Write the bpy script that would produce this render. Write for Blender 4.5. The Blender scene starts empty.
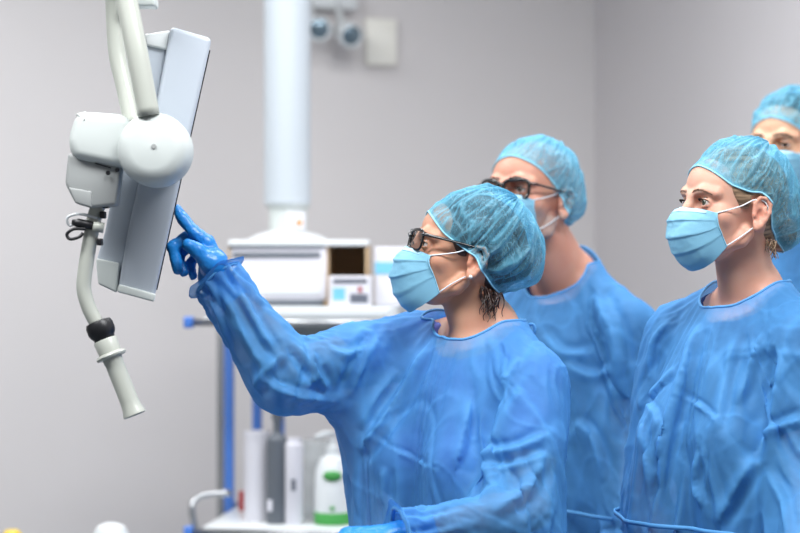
import bpy, bmesh, math, random, time
import numpy as np
from mathutils import Vector, Matrix, noise
random.seed(7)
T0 = time.time()
SC = bpy.context.scene
COL = SC.collection
PI = math.pi
A = lambda *a: np.array(a, float)

# ------------------------------------------------------------------ camera
F, CAMZ = 1889.0, 1.45
def P(px, py, D):
    """world point seen at a pixel of the 800x533 frame, D metres in front of the camera"""
    return A((px-400)/F*D, D, CAMZ+(266.5-py)/F*D)
cd = bpy.data.cameras.new('camera'); cam = bpy.data.objects.new('camera', cd); COL.objects.link(cam)
cam.location = (0, 0, CAMZ); cam.rotation_euler = (PI/2, 0, 0)
cd.lens = 85; cd.sensor_width = 36; cd.clip_end = 60
cd.dof.use_dof = True; cd.dof.focus_distance = 3.33; cd.dof.aperture_fstop = 2.5
SC.camera = cam

# ------------------------------------------------------------------ materials
def new_mat(name):
    m = bpy.data.materials.new(name); m.use_nodes = True
    nt = m.node_tree; b = nt.nodes['Principled BSDF']
    return m, nt, b
def srgb(r, g, b):
    f = lambda c: (c/255/12.92) if c <= 10 else ((c/255+.055)/1.055)**2.4
    return (f(r), f(g), f(b), 1)
def N(nt, t, **kw):
    n = nt.nodes.new(t)
    for k, v in kw.items():
        if k in n.inputs.keys(): n.inputs[k].default_value = v
        else: setattr(n, k, v)
    return n
def basic(name, col, rough=.5, metal=0, bump=0, bscale=300, spec=.5, var=0, vscale=8, coat=0):
    m, nt, b = new_mat(name)
    b.inputs['Base Color'].default_value = col
    b.inputs['Roughness'].default_value = rough
    b.inputs['Metallic'].default_value = metal
    b.inputs['Specular IOR Level'].default_value = spec
    b.inputs['Coat Weight'].default_value = coat
    L = nt.links
    if bump or var: tc = N(nt, 'ShaderNodeTexCoord')
    if bump:
        n = N(nt, 'ShaderNodeTexNoise', Scale=bscale, Detail=3.0)
        L.new(tc.outputs['Object'], n.inputs['Vector'])
        bp = N(nt, 'ShaderNodeBump', Strength=bump, Distance=.002)
        L.new(n.outputs['Fac'], bp.inputs['Height']); L.new(bp.outputs[0], b.inputs['Normal'])
    if var:
        n = N(nt, 'ShaderNodeTexNoise', Scale=vscale, Detail=4.0)
        L.new(tc.outputs['Object'], n.inputs['Vector'])
        mx = N(nt, 'ShaderNodeMix', data_type='RGBA')
        mx.inputs[6].default_value = col
        mx.inputs[7].default_value = tuple(c*(1-var) for c in col[:3])+(1,)
        L.new(n.outputs['Fac'], mx.inputs[0]); L.new(mx.outputs[2], b.inputs['Base Color'])
    return m
def skin_mat(name, col, red, stubble=None):
    m, nt, b = new_mat(name); L = nt.links
    tc = N(nt, 'ShaderNodeTexCoord')
    n = N(nt, 'ShaderNodeTexNoise', Scale=22, Detail=5.0); L.new(tc.outputs['Object'], n.inputs['Vector'])
    rp = N(nt, 'ShaderNodeMapRange'); rp.inputs['From Min'].default_value = .3; rp.inputs['From Max'].default_value = .8; rp.inputs['To Max'].default_value = .45
    L.new(n.outputs['Fac'], rp.inputs['Value'])
    mx = N(nt, 'ShaderNodeMix', data_type='RGBA'); mx.inputs[6].default_value = col; mx.inputs[7].default_value = red
    L.new(rp.outputs[0], mx.inputs[0]); last = mx.outputs[2]
    at = N(nt, 'ShaderNodeAttribute', attribute_name='tint')     # per-vertex skin zones (blush / stubble)
    mx2 = N(nt, 'ShaderNodeMix', data_type='RGBA'); mx2.inputs[7].default_value = stubble or red
    L.new(at.outputs['Fac'], mx2.inputs[0]); L.new(last, mx2.inputs[6])
    L.new(mx2.outputs[2], b.inputs['Base Color'])
    b.inputs['Subsurface Weight'].default_value = .22
    b.inputs['Subsurface Radius'].default_value = (1, .35, .2); b.inputs['Subsurface Scale'].default_value = .008
    b.inputs['Roughness'].default_value = .48; b.inputs['Specular IOR Level'].default_value = .42
    n2 = N(nt, 'ShaderNodeTexNoise', Scale=520, Detail=2.0); L.new(tc.outputs['Object'], n2.inputs['Vector'])
    bp = N(nt, 'ShaderNodeBump', Strength=.12, Distance=.001); L.new(n2.outputs['Fac'], bp.inputs['Height'])
    L.new(bp.outputs[0], b.inputs['Normal'])
    return m
def sheet_mat(name, col, alpha, trans=.3, rough=.6, fib=1400, bump=.25, thin=.22, crease=0, web=0, webcol=None):
    """thin non-woven fabric: diffuse + translucent + some holes between the fibres"""
    m, nt, b = new_mat(name); L = nt.links
    out = nt.nodes['Material Output']
    tc = N(nt, 'ShaderNodeTexCoord')
    n = N(nt, 'ShaderNodeTexNoise', Scale=fib, Detail=2.0); L.new(tc.outputs['Object'], n.inputs['Vector'])
    n3 = N(nt, 'ShaderNodeTexNoise', Scale=16, Detail=4.0, Distortion=.6); L.new(tc.outputs['Object'], n3.inputs['Vector'])
    bp = N(nt, 'ShaderNodeBump', Strength=bump, Distance=.0008); L.new(n.outputs['Fac'], bp.inputs['Height'])
    nor = bp.outputs[0]
    if crease:
        v = N(nt, 'ShaderNodeTexVoronoi', Scale=14, feature='DISTANCE_TO_EDGE')
        nv = N(nt, 'ShaderNodeTexNoise', Scale=9, Detail=3.0); L.new(tc.outputs['Object'], nv.inputs['Vector'])
        ad = N(nt, 'ShaderNodeMix', data_type='RGBA'); ad.inputs[0].default_value = .18
        L.new(tc.outputs['Object'], ad.inputs[6]); L.new(nv.outputs['Color'], ad.inputs[7])
        L.new(ad.outputs[2], v.inputs['Vector'])
        mr = N(nt, 'ShaderNodeMapRange'); mr.inputs['From Max'].default_value = .09
        L.new(v.outputs['Distance'], mr.inputs['Value'])
        bp2 = N(nt, 'ShaderNodeBump', Strength=crease, Distance=.004)
        L.new(mr.outputs[0], bp2.inputs['Height']); L.new(bp.outputs[0], bp2.inputs['Normal']); nor = bp2.outputs[0]
    b.inputs['Base Color'].default_value = col; b.inputs['Roughness'].default_value = rough
    b.inputs['Specular IOR Level'].default_value = .3
    L.new(nor, b.inputs['Normal'])
    colsock = None
    if web:
        wn = N(nt, 'ShaderNodeTexNoise', Scale=web, Detail=3.0, Distortion=1.2)
        mp = N(nt, 'ShaderNodeMapping'); mp.inputs['Scale'].default_value = (1, 1, .45)
        L.new(tc.outputs['Object'], mp.inputs[0]); L.new(mp.outputs[0], wn.inputs['Vector'])
        def rdg(sock, wd):
            s1 = N(nt, 'ShaderNodeMath', operation='SUBTRACT'); L.new(sock, s1.inputs[0]); s1.inputs[1].default_value = .5
            s2 = N(nt, 'ShaderNodeMath', operation='ABSOLUTE'); L.new(s1.outputs[0], s2.inputs[0])
            mr_ = N(nt, 'ShaderNodeMapRange'); mr_.inputs['From Max'].default_value = wd; mr_.inputs['To Min'].default_value = 1; mr_.inputs['To Max'].default_value = 0
            L.new(s2.outputs[0], mr_.inputs['Value']); return mr_
        wn2 = N(nt, 'ShaderNodeTexNoise', Scale=web*3.1, Detail=2.0, Distortion=1.5); L.new(mp.outputs[0], wn2.inputs['Vector'])
        w1, w2 = rdg(wn.outputs['Fac'], .022), rdg(wn2.outputs['Fac'], .045)
        w1h = N(nt, 'ShaderNodeMath', operation='MULTIPLY'); w1h.inputs[1].default_value = .38; L.new(w1.outputs[0], w1h.inputs[0])
        wr = N(nt, 'ShaderNodeMath', operation='MULTIPLY_ADD', use_clamp=True); wr.inputs[1].default_value = .28; L.new(w2.outputs[0], wr.inputs[0]); L.new(w1h.outputs[0], wr.inputs[2])
        cm = N(nt, 'ShaderNodeMix', data_type='RGBA'); cm.inputs[6].default_value = col; cm.inputs[7].default_value = webcol
        L.new(wr.outputs[0], cm.inputs[0]); L.new(cm.outputs[2], b.inputs['Base Color']); colsock = cm.outputs[2]
    tl = N(nt, 'ShaderNodeBsdfTranslucent'); tl.inputs[0].default_value = col; L.new(nor, tl.inputs['Normal'])
    if colsock: L.new(colsock, tl.inputs[0])
    m1 = N(nt, 'ShaderNodeMixShader'); m1.inputs[0].default_value = trans
    L.new(b.outputs[0], m1.inputs[1]); L.new(tl.outputs[0], m1.inputs[2])
    tp = N(nt, 'ShaderNodeBsdfTransparent'); tp.inputs[0].default_value = tuple((.62+.38*c) if web else (.5+.5*c) for c in col[:3])+(1,)
    lw = N(nt, 'ShaderNodeLayerWeight', Blend=.35)      # a sheet of fibres closes up when seen at a grazing angle
    ma = N(nt, 'ShaderNodeMapRange'); ma.inputs['To Min'].default_value = 1-alpha; ma.inputs['To Max'].default_value = (1-alpha)*.15
    L.new(lw.outputs['Facing'], ma.inputs['Value'])
    ml = N(nt, 'ShaderNodeMapRange'); ml.inputs['From Min'].default_value = .3; ml.inputs['From Max'].default_value = .7
    ml.inputs['To Min'].default_value = 1-thin; ml.inputs['To Max'].default_value = 1+thin
    L.new(n3.outputs['Fac'], ml.inputs['Value'])
    mm = N(nt, 'ShaderNodeMath', operation='MULTIPLY', use_clamp=True); L.new(ma.outputs[0], mm.inputs[0]); L.new(ml.outputs[0], mm.inputs[1])
    alp = mm.outputs[0]
    if web:
        sb = N(nt, 'ShaderNodeMath', operation='MULTIPLY_ADD', use_clamp=True); sb.inputs[1].default_value = -.7; sb.inputs[2].default_value = 1
        L.new(wr.outputs[0], sb.inputs[0])
        m3 = N(nt, 'ShaderNodeMath', operation='MULTIPLY', use_clamp=True); L.new(alp, m3.inputs[0]); L.new(sb.outputs[0], m3.inputs[1]); alp = m3.outputs[0]
    fa = N(nt, 'ShaderNodeAttribute', attribute_name='fold')      # doubled-over cloth lets less through
    f1 = N(nt, 'ShaderNodeMath', operation='MULTIPLY_ADD', use_clamp=True); f1.inputs[1].default_value = -.85; f1.inputs[2].default_value = 1; L.new(fa.outputs['Fac'], f1.inputs[0])
    f2 = N(nt, 'ShaderNodeMath', operation='MULTIPLY', use_clamp=True); L.new(alp, f2.inputs[0]); L.new(f1.outputs[0], f2.inputs[1]); alp = f2.outputs[0]
    m2 = N(nt, 'ShaderNodeMixShader'); L.new(alp, m2.inputs[0])
    L.new(m1.outputs[0], m2.inputs[1]); L.new(tp.outputs[0], m2.inputs[2])
    L.new(m2.outputs[0], out.inputs[0])
    return m

# ------------------------------------------------------------------ mesh helpers
def mesh_obj(name, V, Fc, mat, parent=None, smooth=True, sub=0, solid=0, link=True):
    me = bpy.data.meshes.new(name)
    me.from_pydata([tuple(map(float, v)) for v in V], [], [tuple(int(i) for i in f) for f in Fc])
    me.update(); o = bpy.data.objects.new(name, me)
    if mat: me.materials.append(mat)
    if smooth: me.shade_smooth()
    if link: COL.objects.link(o)
    if parent: o.parent = parent; o.matrix_parent_inverse = Matrix.Translation(-parent.location) if parent.rotation_euler.z == 0 else parent.matrix_world.inverted()
    if solid:
        s = o.modifiers.new('solid', 'SOLIDIFY'); s.thickness = solid; s.offset = 0
    if sub:
        s = o.modifiers.new('sub', 'SUBSURF'); s.levels = sub; s.render_levels = sub
    return o
def empty(name, loc, label=None, cat=None, group=None):
    o = bpy.data.objects.new(name, None); COL.objects.link(o); o.location = tuple(map(float, loc)); o.empty_display_size = .05
    if label: o['label'] = label; o['category'] = cat
    if group: o['group'] = group
    return o
def tag(o, label=None, cat=None, group=None, kind=None):
    for k, v in (('label', label), ('category', cat), ('group', group), ('kind', kind)):
        if v: o[k] = v
    return o
def unit(v): v = np.asarray(v, float); return v/max(1e-9, np.linalg.norm(v))
def frame(d, up=(0, 0, 1)):
    d = unit(d); u = np.asarray(up, float)
    if abs(d @ u) > .98: u = A(0, 1, 0)
    a = unit(np.cross(u, d)); return a, np.cross(d, a), d
def smooth_path(pts, n=8, rad=None):
    """Catmull-Rom through pts (radii carried along)"""
    p = np.asarray(pts, float); r = np.asarray(rad if rad is not None else [1]*len(p), float)
    q = np.column_stack([p, r]); q = np.vstack([2*q[0]-q[1], q, 2*q[-1]-q[-2]]); out = []
    for i in range(1, len(q)-2):
        for t in np.arange(n)/n:
            a, b, c, d = q[i-1], q[i], q[i+1], q[i+2]
            out.append(.5*((2*b)+(-a+c)*t+(2*a-5*b+4*c-d)*t*t+(-a+3*b-3*c+d)*t**3))
    out.append(q[-2]); out = np.array(out)
    return out[:, :3], np.abs(out[:, 3])
def tube_mesh(path, rad, seg=12, closed=False, flat=1, V0=0, capends=True):
    path = np.asarray(path, float); n = len(path)
    rad = np.full(n, rad, float) if np.isscalar(rad) else np.asarray(rad, float)
    V, Fc = [], []
    tan = np.gradient(path, axis=0) if not closed else (np.roll(path, -1, 0)-np.roll(path, 1, 0))
    a, b, _ = frame(tan[0])
    for i in range(n):
        t = unit(tan[i]); a = unit(a-(a@t)*t); b = np.cross(t, a)
        for k in range(seg):
            w = 2*PI*k/seg; V.append(path[i]+rad[i]*(math.cos(w)*a+flat*math.sin(w)*b))
    m = n if closed else n-1
    for i in range(m):
        for k in range(seg):
            j = (i+1) % n
            Fc.append((V0+i*seg+k, V0+i*seg+(k+1) % seg, V0+j*seg+(k+1) % seg, V0+j*seg+k))
    if not closed and capends:
        Fc.append(tuple(V0+k for k in reversed(range(seg)))); Fc.append(tuple(V0+(n-1)*seg+k for k in range(seg)))
    return V, Fc
def tube(name, path, rad, mat, parent=None, seg=12, closed=False, smooth_n=0, flat=1, sub=0):
    if smooth_n:
        path, rr = smooth_path(path, smooth_n, None if np.isscalar(rad) else rad); rad = rad if np.isscalar(rad) else rr
    V, Fc = tube_mesh(path, rad, seg, closed, flat)
    return mesh_obj(name, V, Fc, mat, parent, sub=sub)
def multi_tube(name, paths, rad, mat, parent=None, seg=6):
    V, Fc = [], []
    for i, p in enumerate(paths):
        v, f = tube_mesh(p, rad[i] if isinstance(rad, list) else rad, seg, V0=len(V)); V += v; Fc += f
    return mesh_obj(name, V, Fc, mat, parent)
def bevbox(name, c, size, R, mat, parent=None, bev=.005, seg=3, taper=None, smooth=True):
    """box with rounded edges; R = 3 axis vectors; taper = (sx, sy) scale of the top"""
    bm = bmesh.new(); bmesh.ops.create_cube(bm, size=1)
    for v in bm.verts:
        if taper and v.co.z > 0: v.co.x *= taper[0]; v.co.y *= taper[1]
        v.co.x *= size[0]; v.co.y *= size[1]; v.co.z *= size[2]
    if bev: bmesh.ops.bevel(bm, geom=bm.edges[:], offset=bev, segments=seg, profile=.5, affect='EDGES')
    V = [A(*c)+v.co.x*R[0]+v.co.y*R[1]+v.co.z*R[2] for v in bm.verts]
    Fc = [[v.index for v in f.verts] for f in bm.faces]; bm.free()
    o = mesh_obj(name, V, Fc, mat, parent, smooth=False)
    if smooth:
        o.data.shade_smooth()
        try: o.data.set_sharp_from_angle(angle=R2(40))
        except Exception: pass
    return o
def R2(d): return math.radians(d)
I3 = (A(1, 0, 0), A(0, 1, 0), A(0, 0, 1))
def rotz(d): c, s = math.cos(R2(d)), math.sin(R2(d)); return (A(c, s, 0), A(-s, c, 0), A(0, 0, 1))
def prism(name, poly, y0, y1, mat, parent=None, bev=.004, seg=3, ax=I3, org=(0, 0, 0)):
    """outline (x,z) extruded in y with rounded edges"""
    bm = bmesh.new(); vs = [bm.verts.new((x, y0, z)) for x, z in poly]; f = bm.faces.new(vs)
    r = bmesh.ops.extrude_face_region(bm, geom=[f])
    bmesh.ops.translate(bm, vec=(0, y1-y0, 0), verts=[e for e in r['geom'] if isinstance(e, bmesh.types.BMVert)])
    bmesh.ops.recalc_face_normals(bm, faces=bm.faces[:])
    if bev: bmesh.ops.bevel(bm, geom=bm.edges[:], offset=bev, segments=seg, profile=.5, affect='EDGES')
    V = [A(*org)+v.co.x*ax[0]+v.co.y*ax[1]+v.co.z*ax[2] for v in bm.verts]
    Fc = [[v.index for v in f.verts] for f in bm.faces]; bm.free()
    o = mesh_obj(name, V, Fc, mat, parent)
    try: o.data.set_sharp_from_angle(angle=R2(35))
    except Exception: pass
    return o
def lathe(name, prof, org, ax, mat, parent=None, seg=40):
    """profile [(r, h)] turned about axis ax from org"""
    a, b, d = frame(ax); V, Fc = [], []
    for r, h in prof:
        for k in range(seg):
            w = 2*PI*k/seg; V.append(A(*org)+h*d+r*(math.cos(w)*a+math.sin(w)*b))
    n = len(prof)
    for i in range(n-1):
        for k in range(seg): Fc.append((i*seg+k, i*seg+(k+1) % seg, (i+1)*seg+(k+1) % seg, (i+1)*seg+k))
    if prof[0][0] > 1e-4: Fc.append(tuple(reversed(range(seg))))
    if prof[-1][0] > 1e-4: Fc.append(tuple((n-1)*seg+k for k in range(seg)))
    o = mesh_obj(name, V, Fc, mat, parent)
    try: o.data.set_sharp_from_angle(angle=R2(38))
    except Exception: pass
    return o

# ------------------------------------------------------------------ signed distance modelling
def smin(a, b, k):
    h = np.clip(.5+.5*(b-a)/k, 0, 1); return b*(1-h)+a*h-k*h*(1-h)
def smax(a, b, k): return -smin(-a, -b, k)
def ell(p, c, r, R=None):
    q = p-np.asarray(c, float)
    if R is not None: q = q @ np.array(R).T
    r = np.asarray(r, float); k0 = np.linalg.norm(q/r, axis=1); k1 = np.linalg.norm(q/(r*r), axis=1)
    return np.where(k1 > 1e-9, k0*(k0-1)/np.maximum(k1, 1e-9), -r.min())
def cone(p, a, b, ra, rb):
    a = np.asarray(a, float); b = np.asarray(b, float); ba = b-a
    h = np.clip(((p-a)@ba)/max(1e-12, ba@ba), 0, 1)
    return np.linalg.norm(p-a-h[:, None]*ba, axis=1)-(ra+(rb-ra)*h)
def chain(p, pts, rs, k=.004):
    d = None
    for i in range(len(pts)-1):
        e = cone(p, pts[i], pts[i+1], rs[i], rs[i+1]); d = e if d is None else smin(d, e, k)
    return d
def surf(fn, lo, hi, h, band=None):
    """dual surface of fn=0 inside the box, evaluated only near the surface"""
    B = 6; lo = np.asarray(lo, float)
    nb = np.ceil((np.asarray(hi)-lo)/h/B).astype(int)+1
    cc = np.stack(np.meshgrid(*[np.arange(n) for n in nb], indexing='ij'), -1).reshape(-1, 3)
    ctr = lo+(cc+.5)*B*h
    dc = fn(ctr); act = np.abs(dc) < B*h*.87*1.5+h*1.5
    n = nb*B+1; D = np.full(n, 1., np.float32)
    D[:-1, :-1, :-1] = np.repeat(np.repeat(np.repeat(dc.reshape(nb), B, 0), B, 1), B, 2)
    off = np.stack(np.meshgrid(*[np.arange(B+1)]*3, indexing='ij'), -1).reshape(-1, 3)
    for ch in np.array_split(cc[act], max(1, act.sum()//1500)):
        idx = (ch[:, None, :]*B+off[None]).reshape(-1, 3)
        v = fn(lo+idx*h); D[idx[:, 0], idx[:, 1], idx[:, 2]] = v
    S = D < 0; c = np.stack([S[i:n[0]-1+i, j:n[1]-1+j, k:n[2]-1+k] for i in (0, 1) for j in (0, 1) for k in (0, 1)]).sum(0)
    cells = np.argwhere((c > 0) & (c < 8)); ID = np.full(np.array(n)-1, -1, np.int64)
    ID[cells[:, 0], cells[:, 1], cells[:, 2]] = np.arange(len(cells))
    acc = np.zeros((len(cells), 3)); cnt = np.zeros(len(cells))
    cor = [(i, j, k) for i in (0, 1) for j in (0, 1) for k in (0, 1)]
    for a in cor:
        for ax in range(3):
            if a[ax]: continue
            b = list(a); b[ax] = 1
            va = D[cells[:, 0]+a[0], cells[:, 1]+a[1], cells[:, 2]+a[2]]; vb = D[cells[:, 0]+b[0], cells[:, 1]+b[1], cells[:, 2]+b[2]]
            m = (va < 0) != (vb < 0); t = np.where(m, va/np.where(m, va-vb, 1), 0)
            pt = cells+np.array(a, float); pt[:, ax] += t
            acc[m] += pt[m]; cnt[m] += 1
    V = lo+acc/cnt[:, None]*h; Q = []
    for ax in range(3):
        u, w = (ax+1) % 3, (ax+2) % 3
        s0 = [slice(1, -1)]*3; s0[ax] = slice(0, -1); s1 = [slice(1, -1)]*3; s1[ax] = slice(1, None)
        a0, a1 = S[tuple(s0)], S[tuple(s1)]; e = np.argwhere(a0 != a1); flip = a1[e[:, 0], e[:, 1], e[:, 2]]
        g = e.copy(); g[:, u] += 1; g[:, w] += 1
        def cell(du, dw): q = g.copy(); q[:, u] += du; q[:, w] += dw; return ID[q[:, 0], q[:, 1], q[:, 2]]
        q = np.stack([cell(-1, -1), cell(0, -1), cell(0, 0), cell(-1, 0)], 1)
        q[flip] = q[flip][:, ::-1]; Q.append(q)
    Q = np.vstack(Q); Q = Q[(Q >= 0).all(1)]
    return V, Q
def relax(V, Q, it=2, lam=.5, keep=None):
    V = V.copy(); E = np.vstack([Q[:, [0, 1]], Q[:, [1, 2]], Q[:, [2, 3]], Q[:, [3, 0]]])
    for _ in range(it):
        s = np.zeros_like(V); c = np.zeros(len(V))
        np.add.at(s, E[:, 0], V[E[:, 1]]); np.add.at(c, E[:, 0], 1); np.add.at(s, E[:, 1], V[E[:, 0]]); np.add.at(c, E[:, 1], 1)
        W = V+lam*(s/np.maximum(c, 1)[:, None]-V)
        V = W if keep is None else np.where(keep[:, None], V, W)
    return V
def compact(V, Q, keepface):
    Q = Q[keepface]; u, inv = np.unique(Q, return_inverse=True); return V[u], inv.reshape(Q.shape)
def cull_islands(V, Q):
    par = np.arange(len(V))
    for _ in range(400):
        m = par[Q].min(1); new = par.copy()
        for k in range(4): np.minimum.at(new, Q[:, k], m)
        new = new[new]
        if (new == par).all(): break
        par = new
    ids, c = np.unique(par, return_counts=True); b = ids[c.argmax()]
    return compact(V, Q, par[Q[:, 0]] == b)
def loops(Q):
    E = {}
    for q in Q:
        for k in range(4): a, b = int(q[k]), int(q[(k+1) % 4]); E[(a, b)] = 1
    nx = {a: b for (a, b) in E if (b, a) not in E}; out = []
    while nx:
        a = next(iter(nx)); L = [a]; b = nx.pop(a)
        while b in nx: L.append(b); b2 = nx.pop(b); b = b2
        out.append(L)
    return sorted(out, key=len, reverse=True)
def smooth_loop(p, it=6):
    p = np.asarray(p, float)
    for _ in range(it): p = .25*np.roll(p, 1, 0)+.5*p+.25*np.roll(p, -1, 0)
    return p

# ------------------------------------------------------------------ heads (local axes: x = their left, y = back, z = up; origin between the ears)
class Head:
    def __init__(s, c, yaw, pitch=0, roll=0, k=1., male=0, eye_open=.0050, chin=0, wide=1., jaw=None):
        s.c = np.asarray(c, float); s.k = k; s.male = male; s.eo = eye_open; s.wide = wide; s.chin = chin; s.jw = (0 if male else .008) if jaw is None else jaw
        th = R2(yaw); X = A(math.sin(th), -math.cos(th), 0); Y = A(math.cos(th), math.sin(th), 0); Z = A(0, 0, 1)
        a = R2(pitch); Y, Z = Y*math.cos(a)-Z*math.sin(a), Z*math.cos(a)+Y*math.sin(a)
        a = R2(roll); X, Z = X*math.cos(a)+Z*math.sin(a), Z*math.cos(a)-X*math.sin(a)
        s.R = np.array([X, Y, Z])
    def loc(s, p): return ((np.asarray(p, float)-s.c) @ s.R.T)/s.k
    def wld(s, q): return s.c+s.k*(np.asarray(q, float) @ s.R)
    def wdir(s, q): return np.asarray(q, float) @ s.R
    def eyes(s): return [A(sx*.0315, -.0755, .013) for sx in (1, -1)]
    def sdf(s, q, ears=True, fine=True):
        m = s.male; q = np.asarray(q, float); jw = s.jw
        d = ell(q, (0, .012, .040), (.0745*s.wide, .095, .084))
        d = smin(d, ell(q, (0, -.040, .048), (.060, .050, .052)), .02)
        d = smin(d, ell(q, (0, .045, -.005), (.058, .048, .055)), .03)
        d = smin(d, ell(q, (0, -.040, -.018), (.060+.002*m, .0505, .072)), .018)
        d = smin(d, ell(q, (0, -.046, -.062+jw*.7), (.045+.004*m, .042, .040-jw*.3)), .016)
        for sx in (1, -1):
            d = smin(d, cone(q, (sx*.055, .000, -.040), (sx*(.050+.004*m), -.010, -.062+jw), .014, .012), .012)
            d = smin(d, cone(q, (sx*(.050+.004*m), -.010, -.062+jw), (sx*(.016+.004*m), -.078, -.094+jw*.7), .012, .012), .012)
            d = smin(d, ell(q, (sx*.046, -.058, -.014), (.021, .022, .020)), .014)
            d = smin(d, ell(q, (sx*.034, -.070, -.042), (.022, .022, .026)), .014)
        d = smin(d, ell(q, (0, -.082, -.095-s.chin+jw*.5), (.018, .014, .013)), .012)
        d = smin(d, ell(q, (0, -.084, -.056), (.026, .018, .022)), .012)
        def loc_op(ctr, rad, f):
            i = np.linalg.norm(q-np.asarray(ctr), axis=1) < rad
            if i.any(): d[i] = f(q[i], d[i])
        for sx in (1, -1):
            e = A(sx*.0315, -.0755, .013)
            def brow(p, dd):
                dd = smin(dd, cone(p, (sx*.050, -.070, .030), (sx*.030, -.084, .033), .009, .0095+.001*m), .01)
                return smin(dd, cone(p, (sx*.030, -.084, .033), (sx*.010, -.088, .027), .0095+.001*m, .009), .01)
            loc_op((sx*.03, -.08, .03), .05, brow)
            def sock(p, dd):
                dd = smax(dd, -ell(p, e+A(-sx*.001, -.0165, -.001), (.0185, .0165, .0135)), .010)
                return smax(dd, -ell(p, e+A(-sx*.0140, -.013, 0), (.0075, .010, .010)), .008)
            loc_op(e, .045, sock)
            def lids(p, dd):
                r = np.linalg.norm(p-e, axis=1)
                lid = r-.0146
                lid = np.maximum(lid, .0118-r)
                op = ell(p, e+A(sx*.0008, -.015, -.0012), (.0135, .020, s.eo))
                lid = smax(lid, -op, .0016)
                dd = smin(dd, smax(lid, p[:, 1]-e[1]-.004, .002), .0035)
                dd = np.maximum(dd, .0119-r)
                ocre = cone(p, e+A(sx*.0125, -.0075, .0075), e+A(-sx*.009, -.0125, .0085), .0012, .0012)
                dd = smax(dd, -ocre, .002)
                return np.maximum(dd, -np.where(p[:, 1] < e[1], op, 1))
            if fine: loc_op(e, .024, lids)
        def nose(p, dd):
            dd = smin(dd, chain(p, [(0, -.090, .024), (0, -.099, .004), (0, -.113, -.024)], [.0075, .0085, .0115], .004), .009)
            dd = smin(dd, ell(p, (0, -.116, -.027), (.0105, .0095, .0095)), .006)
            for sx in (1, -1): dd = smin(dd, ell(p, (sx*.0125, -.102, -.031), (.0075, .011, .0085)), .006)
            return dd
        loc_op((0, -.10, -.01), .055, nose)
        def lips(p, dd):
            dd = smin(dd, ell(p, (0, -.0985, -.0555), (.022, .008, .0050)), .004)
            dd = smin(dd, ell(p, (0, -.0975, -.0655), (.019, .008, .0060)), .004)
            return smax(dd, -cone(p, (-.021, -.1055, -.0605), (.021, -.1055, -.0605), .0012, .0012), .002)
        loc_op((0, -.10, -.06), .035, lips)
        if ears:
            for sx in (1, -1):
                def ear(p, dd):
                    g = p*A(sx, 1, 1); y0, z0 = .010, -.002
                    def W(pts): return [A(.073+.010*((yy+.012)/.03)+.004, y0+yy, z0+zz) for yy, zz in pts]
                    hel = W([(-.010, .004), (-.011, .018), (-.002, .029), (.010, .029), (.018, .018), (.017, .002), (.010, -.012), (.002, -.023), (-.006, -.028), (-.009, -.020)])
                    e = chain(g, hel, [.0026, .0030, .0034, .0036, .0036, .0034, .0036, .0050, .0052, .004], .003)
                    base = ell(g, (.0745, y0+.002, z0+.001), (.0075, .016, .028))
                    e2 = smin(e, base, .005)
                    e2 = smin(e2, chain(g, W([(.009, .018), (.009, .002), (.003, -.012)]), [.0026, .003, .003], .003), .003)
                    e2 = smax(e2, -ell(g, (.083, y0-.001, z0-.002), (.006, .0062, .010)), .003)
                    e2 = smax(e2, -ell(g, (.0845, y0+.004, z0+.017), (.0045, .006, .006)), .003)
                    e2 = smin(e2, ell(g, (.077, y0-.011, z0-.004), (.005, .0035, .006)), .003)
                    e2 = smin(e2, ell(g, (.080, y0-.002, z0-.025), (.0040, .0075, .0085)), .005)
                    return smin(dd, e2, .004)
                loc_op((sx*.08, .012, -.002), .048, ear)
        return d
    def radius(s, c0, dirs, fn, r0=.20, it=26):
        """distance from c0 to the outermost surface of fn along each direction"""
        lo = np.full(len(dirs), .03); hi = np.full(len(dirs), r0)
        ts = np.linspace(.05, r0, 60); best = np.full(len(dirs), .05)
        for t in ts:
            d = fn(c0+dirs*t); best = np.where(d < 0, t, best)
        lo = best; hi = best+(ts[1]-ts[0])
        for _ in range(12):
            m = .5*(lo+hi); d = fn(c0+dirs*m[:, None]); lo = np.where(d < 0, m, lo); hi = np.where(d < 0, hi, m)
        return .5*(lo+hi)

def vnoise(P3, sc, seed=0, oct=3):
    out = np.empty(len(P3))
    for i, p in enumerate(P3):
        out[i] = noise.fractal(Vector((p[0]*sc+seed*7.1, p[1]*sc-seed*3.3, p[2]*sc+seed)), 1.0, 2.0, oct)
    return out
def ridge(x): return 1-np.abs(((x) % 1)*2-1)

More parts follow.
